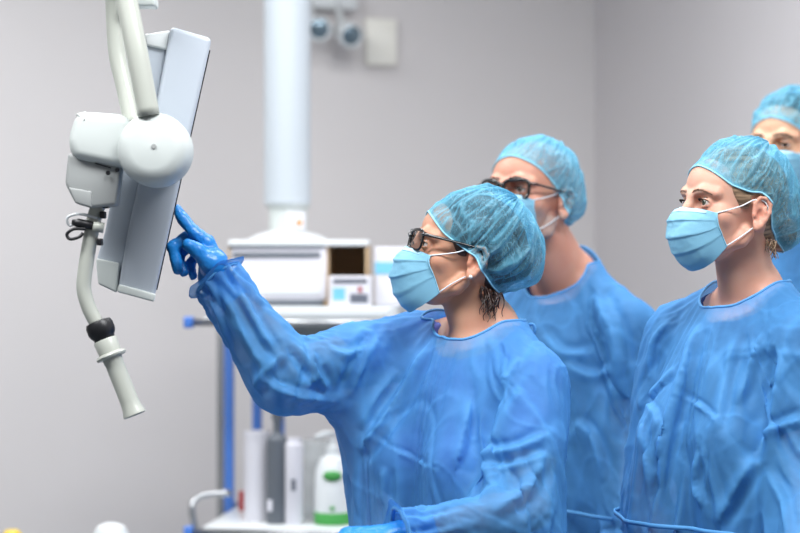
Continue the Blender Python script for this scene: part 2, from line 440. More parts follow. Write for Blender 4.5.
def make_cap(H, par, mat, rim, vol, seed, folds=26, amp=.004, axis=(0, .5, .87), name='surgical_cap', c0=(0, .015, .03)):
    c0 = np.asarray(c0, float); a = unit(axis); ex = A(1, 0, 0); ey = np.cross(a, ex)       # ey points back-down
    def ang(p):
        v = np.asarray(p, float)-c0; pol = math.acos(unit(v)@a); az = math.atan2(v@ex, v@ey); return az, pol
    pts = sorted([ang(p) for p in rim]+[(-ang(p)[0], ang(p)[1]) for p in rim if 1e-4 < abs(ang(p)[0]) < PI-1e-4])
    azs = np.array([p[0] for p in pts]); pls = np.array([p[1] for p in pts])
    nA, nT = 220, 64; az = np.linspace(-PI, PI, nA, endpoint=False)
    pm = np.interp(az, np.r_[azs-2*PI, azs, azs+2*PI], np.r_[pls, pls, pls]); 
    for _ in range(6): pm = .25*np.roll(pm, 1)+.5*pm+.25*np.roll(pm, -1)
    t = np.linspace(0, 1, nT)**.9
    AZ, TT = np.meshgrid(az, t, indexing='ij'); PM = pm[:, None]*TT
    dirs = (np.cos(PM)[..., None]*a+np.sin(PM)[..., None]*(np.sin(AZ)[..., None]*ex+np.cos(AZ)[..., None]*ey)).reshape(-1, 3)
    rh = H.radius(c0, dirs, lambda p: np.minimum(H.sdf(p, ears=True, fine=False), H.hairf(p) if hasattr(H, 'hairf') else 1)).reshape(nA, nT)
    for _ in range(3): rh = np.maximum(rh, .25*np.roll(rh, 1, 0)+.5*rh+.25*np.roll(rh, -1, 0))
    ro = H.radius(c0, dirs, vol, r0=.28).reshape(nA, nT)
    u = 1-TT; w = np.clip(u/.30, 0, 1); w = w*w*(3-2*w); w = w**.75
    r = (rh+.0022)*(1-w)+np.maximum(ro, rh+.004)*w
    # gathers running up from the elastic, then long soft creases over the crown
    q1 = np.stack([np.cos(AZ)*1.3, np.sin(AZ)*1.3, TT*1.1], -1).reshape(-1, 3)
    n1 = vnoise(q1, 1.2, seed, 2).reshape(nA, nT); n2 = vnoise(q1*A(2.6, 2.6, .8), 1.3, seed+3, 2).reshape(nA, nT); n3 = vnoise(q1*A(6, 6, 1.1), 1.3, seed+9, 2).reshape(nA, nT)
    g = ridge(AZ/(2*PI)*folds+n1*2.2)**1.6-.4; g2 = ridge(AZ/(2*PI)*folds*2.3+n2*1.4+.3)-.5
    lg = ridge(n1*2.6+n2*.5+TT*.6)**3
    wf = np.clip(TT*1.5-.25, 0, 1)**1.3*np.clip(u/.07, .10, 1)
    r = r+amp*wf*(g*.8+g2*.4*TT)+amp*w*(lg*.8+n3*1.1+n2*.8-.5)
    r = np.maximum(r, rh+.0012)
    V = (c0+dirs*r.reshape(-1, 1)); Vw = H.wld(V)
    idx = np.arange(nA*nT).reshape(nA, nT); Fc = []
    for i in range(nA):
        j = (i+1) % nA
        for k in range(nT-1):
            Fc.append((idx[i, k], idx[j, k], idx[j, k+1], idx[i, k+1]))
    o = mesh_obj(name, Vw, Fc, mat, par, solid=0)
    fo = np.clip(.50*np.clip(g*1.5-.2, 0, 1)*np.clip(TT*1.3-.1, 0, 1)+.45*lg**1.5+.8*np.clip((TT-.94)/.06, 0, 1)+.15*np.clip(n3*2, 0, 1), 0, 1)
    at = o.data.attributes.new('fold', 'FLOAT', 'POINT'); at.data.foreach_set('value', fo.reshape(-1).astype(np.float32))
    bm = bmesh.new(); bm.from_mesh(o.data); bmesh.ops.remove_doubles(bm, verts=[v for v in bm.verts if v.index % nT == 0], dist=.003)
    bmesh.ops.recalc_face_normals(bm, faces=bm.faces[:]); bm.to_mesh(o.data); bm.free(); o.data.shade_smooth()
    s = o.modifiers.new('sub', 'SUBSURF'); s.levels = s.render_levels = 1
    rimp = Vw.reshape(nA, nT, 3)[:, -1]
    rimp = smooth_loop(rimp, 3)+0
    e = tube('elastic_edge', rimp, .0016, M['cap_edge'], o, seg=6, closed=True)
    return o

def push_out(H, p, gap, it=6, fine=False, ears=True):
    for _ in range(it):
        d = H.sdf(p, ears=ears, fine=fine); m = d < gap
        if not m.any(): break
        g = np.stack([H.sdf(p+A(*v)*.001, ears=ears, fine=fine)-d for v in np.eye(3)], 1)
        g /= np.maximum(1e-6, np.linalg.norm(g, axis=1))[:, None]
        p = np.where(m[:, None], p+g*(gap-d)[:, None], p)
    return p

def make_mask(H, par, mat, seed, back=0., drop=0., low=0.):
    prof = [(-.109, .001-drop), (-.123, -.014), (-.129, -.036), (-.127, -.062), (-.116, -.084-low*.4), (-.100, -.103-low), (-.080, -.114-low)]
    C, _ = smooth_path([(0, y, z) for y, z in prof], 10); nV = 49
    s = np.linspace(0, len(C)-1, nV); C = np.array([C[int(round(i))] for i in s])
    E, _ = smooth_path([(.060, -.071, -.008-drop), (.0605, -.070, -.024), (.060, -.062+back*.5, -.042), (.056, -.044+back, -.066-low)], 16)
    E = np.array([E[int(round(i))] for i in np.linspace(0, len(E)-1, nV)])
    nU = 61; us = np.linspace(-1, 1, nU); V = np.zeros((nU, nV, 3)); v = np.linspace(0, 1, nV)
    for i, u in enumerate(us):
        sa = abs(u)*PI/2; w = max(0, math.cos(sa))**.85; sx = 1 if u >= 0 else -1
        p = E+(C-E)*w; p[:, 0] = sx*E[:, 0]*abs(math.sin(sa))**.95
        # horizontal pleats, folded downwards, strongest at the front
        pl = np.zeros(nV)
        for c, am in ((.26, 1), (.48, 1.1), (.70, .9)):
            cc = c+.02*math.sin(u*3+seed); x = (v-cc)/.13
            pl += am*np.where((x > -1) & (x <= 0), np.maximum(0, 1+x)**1.5, np.where((x > 0) & (x < .18), 1-x/.18, 0))
        amp = .0042*(.35+.65*w)
        p[:, 1] -= pl*amp*w; p[:, 0] += sx*pl*amp*.6*(1-w)
        p[:, 2] -= pl*amp*.35
        V[i] = p
    Vf = V.reshape(-1, 3); nn = vnoise(Vf, 26, seed, 3); nn2 = vnoise(Vf*A(1, 1, 2.2), 60, seed+5, 2)
    Vf = Vf+np.stack([0*nn, -nn*.0022-nn2*.0007, nn2*.0005], 1)
    Vf = push_out(H, Vf, .0028)
    idx = np.arange(nU*nV).reshape(nU, nV)
    Fc = [(idx[i, k], idx[i, k+1], idx[i+1, k+1], idx[i+1, k]) for i in range(nU-1) for k in range(nV-1)]
    W = H.wld(Vf); o = mesh_obj('face_mask', W, Fc, mat, par, sub=1)
    so = o.modifiers.new('solid', 'SOLIDIFY'); so.thickness = .0012
    G = W.reshape(nU, nV, 3); L = Vf.reshape(nU, nV, 3)
    for i in (0, nU-1): tube('edge_binding', G[i], .0013, M['mask_edge'], o, seg=6)
    # pale sewn band with the nose wire
    offs = push_out(H, (L[8:-8, 1:6]+A(0, -.0006, .0002)).reshape(-1, 3), .0036).reshape(nU-16, 5, 3); ii = np.arange((nU-16)*5).reshape(-1, 5)
    mesh_obj('nose_band', H.wld(offs.reshape(-1, 3)), [(ii[a, b], ii[a, b+1], ii[a+1, b+1], ii[a+1, b]) for a in range(len(ii)-1) for b in range(4)], M['mask_band'], o, solid=.0006)
    for sx, i in ((1, nU-1), (-1, 0)):
        up, dn = L[i, 1], L[i, -2]
        pts = [up, (sx*.072, -.030, .008), (sx*.0775, -.002, .0225), (sx*.082, .018, .020), (sx*.083, .026, .004), (sx*.0785, .018, -.018), (sx*.073, .004, -.028), (sx*.067, -.018, -.046), dn]
        pp, _ = smooth_path(pts, 6); pp = push_out(H, pp, .0012, ears=False)
        tube('ear_loop', H.wld(pp), .0013, M['loop'], o, seg=6)
    return o

def make_glasses(H, par, w=.053, h=.034, sq=.35, thick=.0026, y=-.1005, z=.010, lensmat=None):
    root = None; V, Fc = [], []
    def outline(cx, sx, hw, hh, n=44):
        out = []
        for k in range(n):
            t = 2*PI*k/n; c, s_ = math.cos(t), math.sin(t); e = .55
            x = hw*abs(c)**e*(1 if c > 0 else -1); zz = hh*abs(s_)**e*(1 if s_ > 0 else -1)
            zz *= 1+.10*(x*sx/hw); px = cx+x
            out.append(A(px, y+.35*abs(px)**1.7*1.0 + .012*(abs(px)/.06)**2-.0, z+zz))
        return out
    R_ = []
    for sx in (1, -1):
        ol = outline(sx*.0335, sx, w/2, h/2); v, f = tube_mesh(ol, thick, 8, True, flat=.75, V0=len(V)); V += v; Fc += f; R_.append(ol)
    br = [A(.009, y-.001, z+.006), A(0, y-.004, z+.009), A(-.009, y-.001, z+.006)]; v, f = tube_mesh(smooth_path(br, 5)[0], thick*.9, 8, V0=len(V)); V += v; Fc += f
    for sx in (1, -1):
        pad = [A(sx*.0095, y+.004, z-.003), A(sx*.011, y+.007, z-.009)]; v, f = tube_mesh(pad, .0016, 6, V0=len(V)); V += v; Fc += f
    root = mesh_obj('eyeglasses', H.wld(np.array(V)), Fc, M['frame'], par)
    for sx in (1, -1):
        x1 = sx*(.0335+w/2); yy = y+.35*abs(x1)**1.7+.012*(abs(x1)/.06)**2
        p, rr = smooth_path([(x1-sx*.001, yy-.001, z+h*.30), (sx*.070, yy+.006, z+h*.30), (sx*.0765, yy+.045, z+h*.28), (sx*.0790, -.004, z+h*.20+.002), (sx*.081, .014, z+.006), (sx*.080, .030, z-.016)], 6, [.0048, .0052, .0046, .004, .0036, .003])
        v, f = tube_mesh(H.wld(p), rr, 8, flat=.55); mesh_obj('temple_arm', v, f, M['frame'], root)
    for ol in R_:
        c = np.mean(ol, 0); vv = [c]+[c+(q-c)*.97 for q in ol]; n = len(ol)
        mesh_obj('lens', H.wld(np.array(vv)), [(0, 1+k, 1+(k+1) % n) for k in range(n)], M['lens'], root)
    return root

def make_eyes(H, par, mat_iris, gaze=(0, -1, .05)):
    for e in H.eyes():
        V, Fc = [], []; g = unit(gaze); a, b, d = frame(g); n, mseg = 28, 32
        for i in range(n+1):
            th = PI*i/n
            for k in range(mseg):
                w = 2*PI*k/mseg; r = .0117+(.0006*max(0, 1-th/.5) if th < .5 else 0)
                V.append(e+r*(math.cos(th)*d+math.sin(th)*(math.cos(w)*a+math.sin(w)*b)))
        for i in range(n):
            for k in range(mseg): Fc.append((i*mseg+k, i*mseg+(k+1) % mseg, (i+1)*mseg+(k+1) % mseg, (i+1)*mseg+k))
        o = mesh_obj('eye', H.wld(np.array(V)), Fc, M['eyewhite'], par); o.data.materials.append(mat_iris); o.data.materials.append(M['pupil'])
        for p in o.data.polygons:
            th = PI*(p.index//mseg+.5)/n; p.material_index = 2 if th < .20 else 1 if th < .52 else 0

def make_brows(H, par, mat, arch=.004, dense=90, seed=1, thick=1., up=0.):
    rnd = random.Random(seed)
    for sx in (1, -1):
        V, Fc = [], []
        for i in range(dense):
            t = rnd.random(); x = .009+.039*t
            zc = .0315+up+arch*math.sin(PI*min(1, t*1.15)*.85)-.005*max(0, t-.7)/.3
            wd = .0028*thick*(1-.65*t)
            z = zc+rnd.uniform(-wd, wd); ln = .007*(1-.3*t)
            dr = A(1, 0, .55-.85*t)+A(0, 0, rnd.uniform(-.2, .2)); dr = unit(dr)
            p0 = A(x, -.10, z); p1 = p0+dr*ln*.5; p2 = p0+dr*ln
            pts = np.array([p0, p1, p2])*A(sx, 1, 1); 
            # drop onto the skin
            for q in range(3):
                ys = np.linspace(-.115, -.05, 80); dd = H.sdf(np.column_stack([np.full(80, pts[q, 0]), ys, np.full(80, pts[q, 2])]), ears=False, fine=False)
                k = np.argmax(dd < 0); pts[q, 1] = ys[k]-.0006
            v, f = tube_mesh(H.wld(pts), np.array([.00035, .0004, .00012])*thick**.5, 4, V0=len(V)); V += v; Fc += f
        mesh_obj('eyebrow', V, Fc, mat, par)
def make_lashes(H, par, seed=3, ln=.006):
    rnd = random.Random(seed)
    for e, sx in zip(H.eyes(), (1, -1)):
        V, Fc = [], []
        for i in range(34):
            t = i/33; x = (-.0115+.0245*t); zz = H.eo*math.sqrt(max(0, 1-(x/.0135)**2))
            r = .0143; y = -math.sqrt(max(1e-6, r*r-x*x-(zz-.0012)**2)); p0 = e+A(sx*(x+.0008), y, zz-.0012)
            d = unit(A(sx*(x*25+.1), -1, .25)); p = [p0, p0+d*ln*.5, p0+d*ln+A(0, 0, ln*.25)]
            v, f = tube_mesh(H.wld(np.array(p)), np.array([.00035, .0003, .0001]), 4, V0=len(V)); V += v; Fc += f
        mesh_obj('eyelashes', V, Fc, M['lash'], par)
def wisps(H, par, mat, roots, seed=1, ln=.06):
    rnd = random.Random(seed); V, Fc = [], []
    for r in roots:
        for j in range(7):
            p = A(*r)+A(rnd.uniform(-.006, .006), rnd.uniform(-.010, .010), rnd.uniform(-.004, .004)); pts = []; L_ = ln*rnd.uniform(.5, 1); ph = rnd.uniform(0, 6); fr_ = rnd.uniform(120, 230); dx = rnd.uniform(-.1, .35)
            for k in range(14):
                t = k/13*L_; pts.append(p+A(.004*math.sin(fr_*t+ph)*min(1, t/.02)+.12*t, dx*t+.003*math.cos(fr_*t+ph), -t))
            pts = push_out(H, np.array(pts), .002)
            v, f = tube_mesh(H.wld(pts), np.linspace(.0019, .0005, 14), 5, V0=len(V)); V += v; Fc += f
    return mesh_obj('hair_wisps', V, Fc, mat, par)
def make_hair(H, par, mat, bun=None, nape=-.045, extra=None, thick=.004, h=.0032, hairline=.0):
    def hf(q):
        d = ell(q, (0, .014, .042), (.0765*H.wide+thick, .097+thick, .086+thick))
        d = smin(d, ell(q, (0, .055, -.005), (.062, .046, .058)), .02)
        # hairline: forehead, temples, round the ear, nape
        zf = q[:, 2]-.035; yl = -.046+hairline-.75*np.clip(zf, -.05, .06)
        cut = np.maximum(yl-q[:, 1], -1)
        zl = np.where(q[:, 1] < .012, .012-.9*(q[:, 1]+.0)*-0, .0)
        side = np.where(q[:, 1] < -.006, .004, np.where(q[:, 1] < .034, .030-.0*q[:, 1], nape))
        cut = np.maximum(cut, side-q[:, 2])
        d = smax(d, cut, .006)
        if bun: d = smin(d, ell(q, bun[0], bun[1]), .012)
        for c, r in (extra or []): d = smin(d, ell(q, c, r), .012)
        return d
    H.hairf = hf; fn = lambda p: hf(H.loc(p))*H.k
    lo = H.c-.22; hi = H.c+.22; V, Q = surf(fn, lo, hi, h); V = relax(V, Q, 2)
    return mesh_obj('hair', V, Q, mat, par)

# ------------------------------------------------------------------ bodies
class Body:
    def __init__(s, H, J, fem=1, k=1.):
        s.H = H; s.J = {a: np.asarray(b, float) for a, b in J.items()}; s.fem = fem; s.k = k; J = s.J
        s.l = unit((J['ls']-J['rs'])*A(1, 1, 0)); s.f = np.cross(s.l, A(0, 0, 1)); s.f = unit(s.f)   # left, forward
        s.R = np.array([s.l, -s.f, A(0, 0, 1)]); s.m = .5*(J['ls']+J['rs'])
    def T(s, x, y, z): return s.m+s.k*(x*s.l-y*s.f+z*A(0, 0, 1))      # torso point: left, back, up
    def neck(s, p, g=0):
        H, J = s.H, s.J; r = .047 if s.fem else .056
        d = cone(p, H.wld((0, .030, -.045)), J['neck']+s.f*-.005, r*H.k+g, (r+.004)*H.k+g)
        d = smin(d, cone(p, H.wld((0, .000, -.064)), J['neck']+s.f*.022-A(0, 0, .02), .030*H.k+g, .034*H.k+g), .02)
        for sh in ('ls', 'rs'):      # trapezius
            d = smin(d, cone(p, J['neck']-s.f*.02+A(0, 0, .02), J[sh]*.75+J['neck']*.25-s.f*.012+A(0, 0, .012), .040+g, .036+g), .03)
        return d
    def torso(s, p, g=0, wide=1.):
        k = s.k; w = 1. if s.fem else 1.12
        d = ell(p, s.T(0, .005, -.13), A(.155*w*wide+g, .105*w+g, .19+g)*k, s.R)
        d = smin(d, ell(p, s.T(0, .005, -.34), A(.128*w*wide+g, .098*w+g, .17+g)*k, s.R), .05)
        d = smin(d, ell(p, s.T(0, .01, -.50), A(.160*wide+g, .118+g, .13+g)*k, s.R), .05)
        if s.fem:
            for sx in (1, -1): d = smin(d, ell(p, s.T(sx*.072, -.085, -.175), A(.062+g, .058+g, .064+g)*k, s.R), .03)
        for sh in ('ls', 'rs'):
            q = s.J[sh]; d = smin(d, cone(p, q, q*.55+s.J['neck']*.45-A(0, 0, .035), .050+g, .052+g), .03)
        return d
    def arm(s, p, sd, g=0, to_wrist=True):
        J = s.J; S, E, W = J[sd+'s'], J[sd+'e'], J[sd+'w']; f = 1 if s.fem else 1.15
        d = cone(p, S, S*.4+E*.6, .050*f+g, .042*f+g); d = smin(d, cone(p, S*.4+E*.6, E, .042*f+g, .034*f+g), .02)
        if to_wrist:
            d = smin(d, cone(p, E, E*.7+W*.3, .035*f+g, .037*f+g), .015); d = smin(d, cone(p, E*.7+W*.3, W, .037*f+g, .024*f+g), .02)
        return d
    def legs(s, p, g=0):
        d = None
        for sx in (1, -1):
            hip = s.T(sx*.085, .01, -.56); zz = hip[2]; kn = hip+s.l*sx*.01+s.f*.02; kn[2] = zz*.53+.0; an = kn-s.f*.03; an[2] = .085
            e = cone(p, hip, kn, .082+g, .056+g); e = smin(e, cone(p, kn, an, .056+g, .038+g), .02)
            d = e if d is None else smin(d, e, .02)
        return d
    def feet_pts(s):
        out = []
        for sx in (1, -1):
            hip = s.T(sx*.085, .01, -.56); an = hip+s.l*sx*.01-s.f*.01; an[2] = .06; out.append(an)
        return out
    def full(s, p, head=True, hands=True):
        d = s.torso(p); d = smin(d, s.neck(p), .025); d = smin(d, s.legs(p), .03)
        for sd in 'lr': d = smin(d, s.arm(p, sd), .02)
        for sd in 'lr':
            if s.J.get(sd+'hand') is not None: pass
        if head: d = smin(d, s.H.sdf(s.H.loc(p))*s.H.k, .006)
        return d

# hands: fingers as joint chains; a generic relaxed hand in its own frame
def relaxed_hand(W, fwd, palm, side, k=1., curl=.45):
    """W wrist, fwd towards the fingers, palm = palm normal, side = +1 when the thumb lies along cross(fwd, palm)"""
    f = unit(fwd); n = unit(palm-(palm@f)*f); t = unit(np.cross(f, n))*side; W = np.asarray(W, float)
    chs = []; spec = [(.026, .088, (.044, .026, .020), .9), (.006, .092, (.048, .030, .021), 1.), (-.013, .088, (.044, .028, .020), 1.1), (-.030, .078, (.034, .021, .018), 1.25)]
    for off, ml, ls, c in spec:
        p = W+k*(f*ml+t*off); pts = [p]; a = R2(12)
        for L_ in ls:
            a += curl*c*.55; p = p+k*L_*(math.cos(a)*f+math.sin(a)*n); pts.append(p)
        chs.append((pts, [.0095*k, .0088*k, .0080*k, .0068*k]))
    tb = [W+k*(f*.022+t*.022+n*.008), W+k*(f*.055+t*.043+n*.018), W+k*(f*.082+t*.050+n*.026), W+k*(f*.106+t*.048+n*.032)]
    th = (tb, [.015*k, .0115*k, .0102*k, .0082*k])
    pal = [(W+k*f*.0, W+k*(f*ml+t*off), .019*k, .0125*k) for off, ml, ls, c in spec]
    return dict(ch=chs, th=th, pal=pal, W=W, f=f)
def hand_sdf(p, hd, g=0):
    d = None
    for a, b, ra, rb in hd['pal']:
        e = cone(p, a, b, ra+g, rb+g); d = e if d is None else smin(d, e, .012)
    pts, rs = hd['th']; d = smin(d, chain(p, pts, [r+g for r in rs], .004), .010)
    fin = None
    for pts, rs in hd['ch']:
        e = chain(p, pts, [r+g for r in rs], .003); fin = e if fin is None else smin(fin, e, .0015)
    return smin(d, fin, .005)
def hand_box(hd, m=.03):
    al = np.array([q for pts, _ in hd['ch'] for q in pts]+list(hd['th'][0])+[hd['W']]); return al.min(0)-m, al.max(0)+m
def make_glove(hd, par, cuff_to, mat, h=.0022):
    """nitrile glove: the hand plus a wrist cuff towards the forearm"""
    c2 = np.asarray(cuff_to, float)
    fn = lambda p: smin(hand_sdf(p, hd, .0012), cone(p, hd['W'], c2, .0245, .028), .012)
    lo, hi = hand_box(hd); lo = np.minimum(lo, c2-.04); hi = np.maximum(hi, c2+.04)
    V, Q = surf(fn, lo, hi, h); V = relax(V, Q, 2)
    nn = vnoise(V, 45, 3, 3); n2 = np.maximum(0, 1-np.abs(vnoise(V, 75, 5, 2))/.12)
    o = mesh_obj('glove', V, Q, mat, par)
    nm = np.empty(len(V)*3); o.data.vertices.foreach_get('normal', nm); nm = nm.reshape(-1, 3)
    V = V+nm*(nn*.0014+n2*.0009)[:, None]; o.data.vertices.foreach_set('co', V.ravel()); o.data.update(); o.data.shade_smooth()
    return o

def cached(key, fn): return fn()

def make_body(B, par, mat, hands=(), tint=None, h=.0018):
    H = B.H
    def go():
        fin = lambda p: smin(smin(B.neck(p), B.torso(p), .025), H.sdf(H.loc(p))*H.k, .006)
        zc = B.J['neck'][2]-.05
        lo = np.minimum(H.c, B.J['neck'])-A(.16, .16, 0); lo[2] = zc; hi = np.maximum(H.c, B.J['neck'])+A(.16, .16, 0); hi[2] = H.c[2]+.17
        V1, Q1 = surf(fin, lo, hi, h)
        V1 = relax(V1, Q1, 1, .4)
        zt = zc+.012
        co = lambda p: B.full(p, head=False)
        al = np.array([v for v in B.J.values()]); lo = al.min(0)-.25; hi = al.max(0)+.25; lo[2] = .03
        V2, Q2 = surf(co, lo, hi, .010); V2 = relax(V2, Q2, 2)
        Vq = V2[Q2].mean(1); inb = np.linalg.norm((Vq-B.J['neck'])[:, :2], axis=1) < .135
        V2, Q2 = compact(V2, Q2, (Vq[:, 2] < zt) | ~inb)
        Vs, Qs = [V1, V2], [Q1, Q2+len(V1)]; n = len(V1)+len(V2)
        for hd in hands:
            V3, Q3 = surf(lambda p: hand_sdf(p, hd, -.0012), *hand_box(hd), .0032); Vs.append(V3); Qs.append(Q3+n); n += len(V3)
        return np.vstack(Vs), np.vstack(Qs)
    V, Q = cached('body_'+B.key, go)
    o = mesh_obj('body', V, Q, mat, par)
    q = H.loc(V); t = np.zeros(len(V))
    g = lambda c, r: np.exp(-(((q-A(*c))/A(*r))**2).sum(1))
    for sx in (1, -1): t += .35*g((sx*.05, -.07, -.02), (.02, .03, .018))+.5*g((sx*.08, .012, 0), (.012, .03, .03))
    if tint: t = tint(q, t)
    at = o.data.attributes.new('tint', 'FLOAT', 'POINT'); at.data.foreach_set('value', np.clip(t, 0, 1).astype(np.float32))
    return o
def scrubs_sdf(B, p):
            d = B.torso(p, .005); d = smin(d, B.neck(p, .003), .02)
            for sd in 'lr':
                S, E = B.J[sd+'s'], B.J[sd+'e']; d = smin(d, cone(p, S, S*.5+E*.5, .054, .056), .02)
            return smin(d, B.legs(p, .018), .03)
def make_scrubs(B, par, mat, neck_r=.078):
    def go():
        def fn(p):
            d = scrubs_sdf(B, p); nk = B.J['neck']+B.f*.03
            d = smax(d, -ell(p, nk+A(0, 0, .03), (neck_r, neck_r, .085)), .006)
            return np.maximum(d, p[:, 2]-(B.J['neck'][2]+.03))
        al = np.array([v for v in B.J.values()]); lo = al.min(0)-.25; hi = al.max(0)+.25; lo[2] = .1
        V, Q = surf(fn, lo, hi, .009); return relax(V, Q, 2)[:], Q
    V, Q = cached('scrubs_'+B.key, go)
    return mesh_obj('scrubs', V, Q, mat, par)
def make_shoes(B, par, mat):
    for an in B.feet_pts():
        f = B.f
        fn = lambda p: np.maximum(smin(smin(cone(p, an-f*.03-A(0, 0, .02), an+f*.10-A(0, 0, .032), .040, .038), cone(p, an+A(0, 0, .03), an-A(0, 0, .01), .046, .042), .02), ell(p, an+f*.15-A(0, 0, .03), (.05, .05, .035)), .02), -p[:, 2])
        V, Q = surf(fn, an-.26, an+.26, .007); mesh_obj('shoe', relax(V, Q, 1), Q, mat, par)

def sim_cloth(key, V, Q, pin, colliders, frames=36, tension=18, bend=1.2, shrink=-.02, h=.01, mass=.25, selfc=False, grav=1.):
    def go():
        o = mesh_obj('tmp_cloth', V, Q, None)
        vg = o.vertex_groups.new(name='pin')
        for w in np.unique(pin):
            if w > 0: vg.add([int(i) for i in np.where(pin == w)[0]], float(w), 'REPLACE')
        cols = []
        for cv, cq in colliders:
            c = mesh_obj('tmp_col', cv, cq, None); m = c.modifiers.new('c', 'COLLISION'); c.collision.thickness_outer = .004; c.collision.cloth_friction = 12; cols.append(c)
        m = o.modifiers.new('cloth', 'CLOTH'); s = m.settings
        s.quality = 5; s.mass = mass; s.tension_stiffness = tension; s.compression_stiffness = tension; s.shear_stiffness = tension*.6
        s.bending_stiffness = bend; s.tension_damping = 8; s.compression_damping = 8; s.shear_damping = 8; s.bending_damping = .8; s.air_damping = 2.
        s.shrink_min = shrink; s.vertex_group_mass = 'pin'; s.pin_stiffness = 1; s.effector_weights.gravity = grav
        m.collision_settings.distance_min = .004; m.collision_settings.collision_quality = 2
        m.collision_settings.use_self_collision = selfc; m.collision_settings.self_distance_min = .003
        m.point_cache.frame_start = 1; m.point_cache.frame_end = frames
        t = time.time()
        for f in range(1, frames+1): SC.frame_set(f)
        dg = bpy.context.evaluated_depsgraph_get(); ev = o.evaluated_get(dg); me = ev.to_mesh()
        out = np.empty(len(me.vertices)*3); me.vertices.foreach_get('co', out); out = out.reshape(-1, 3).copy(); ev.to_mesh_clear()
        for x in [o]+cols: d = x.data; bpy.data.objects.remove(x); bpy.data.meshes.remove(d)
        SC.frame_set(1); print('CLOTH', key, len(V), 'verts', round(time.time()-t, 1), 's'); return [out]
    return cached('cloth_'+key, go)[0]

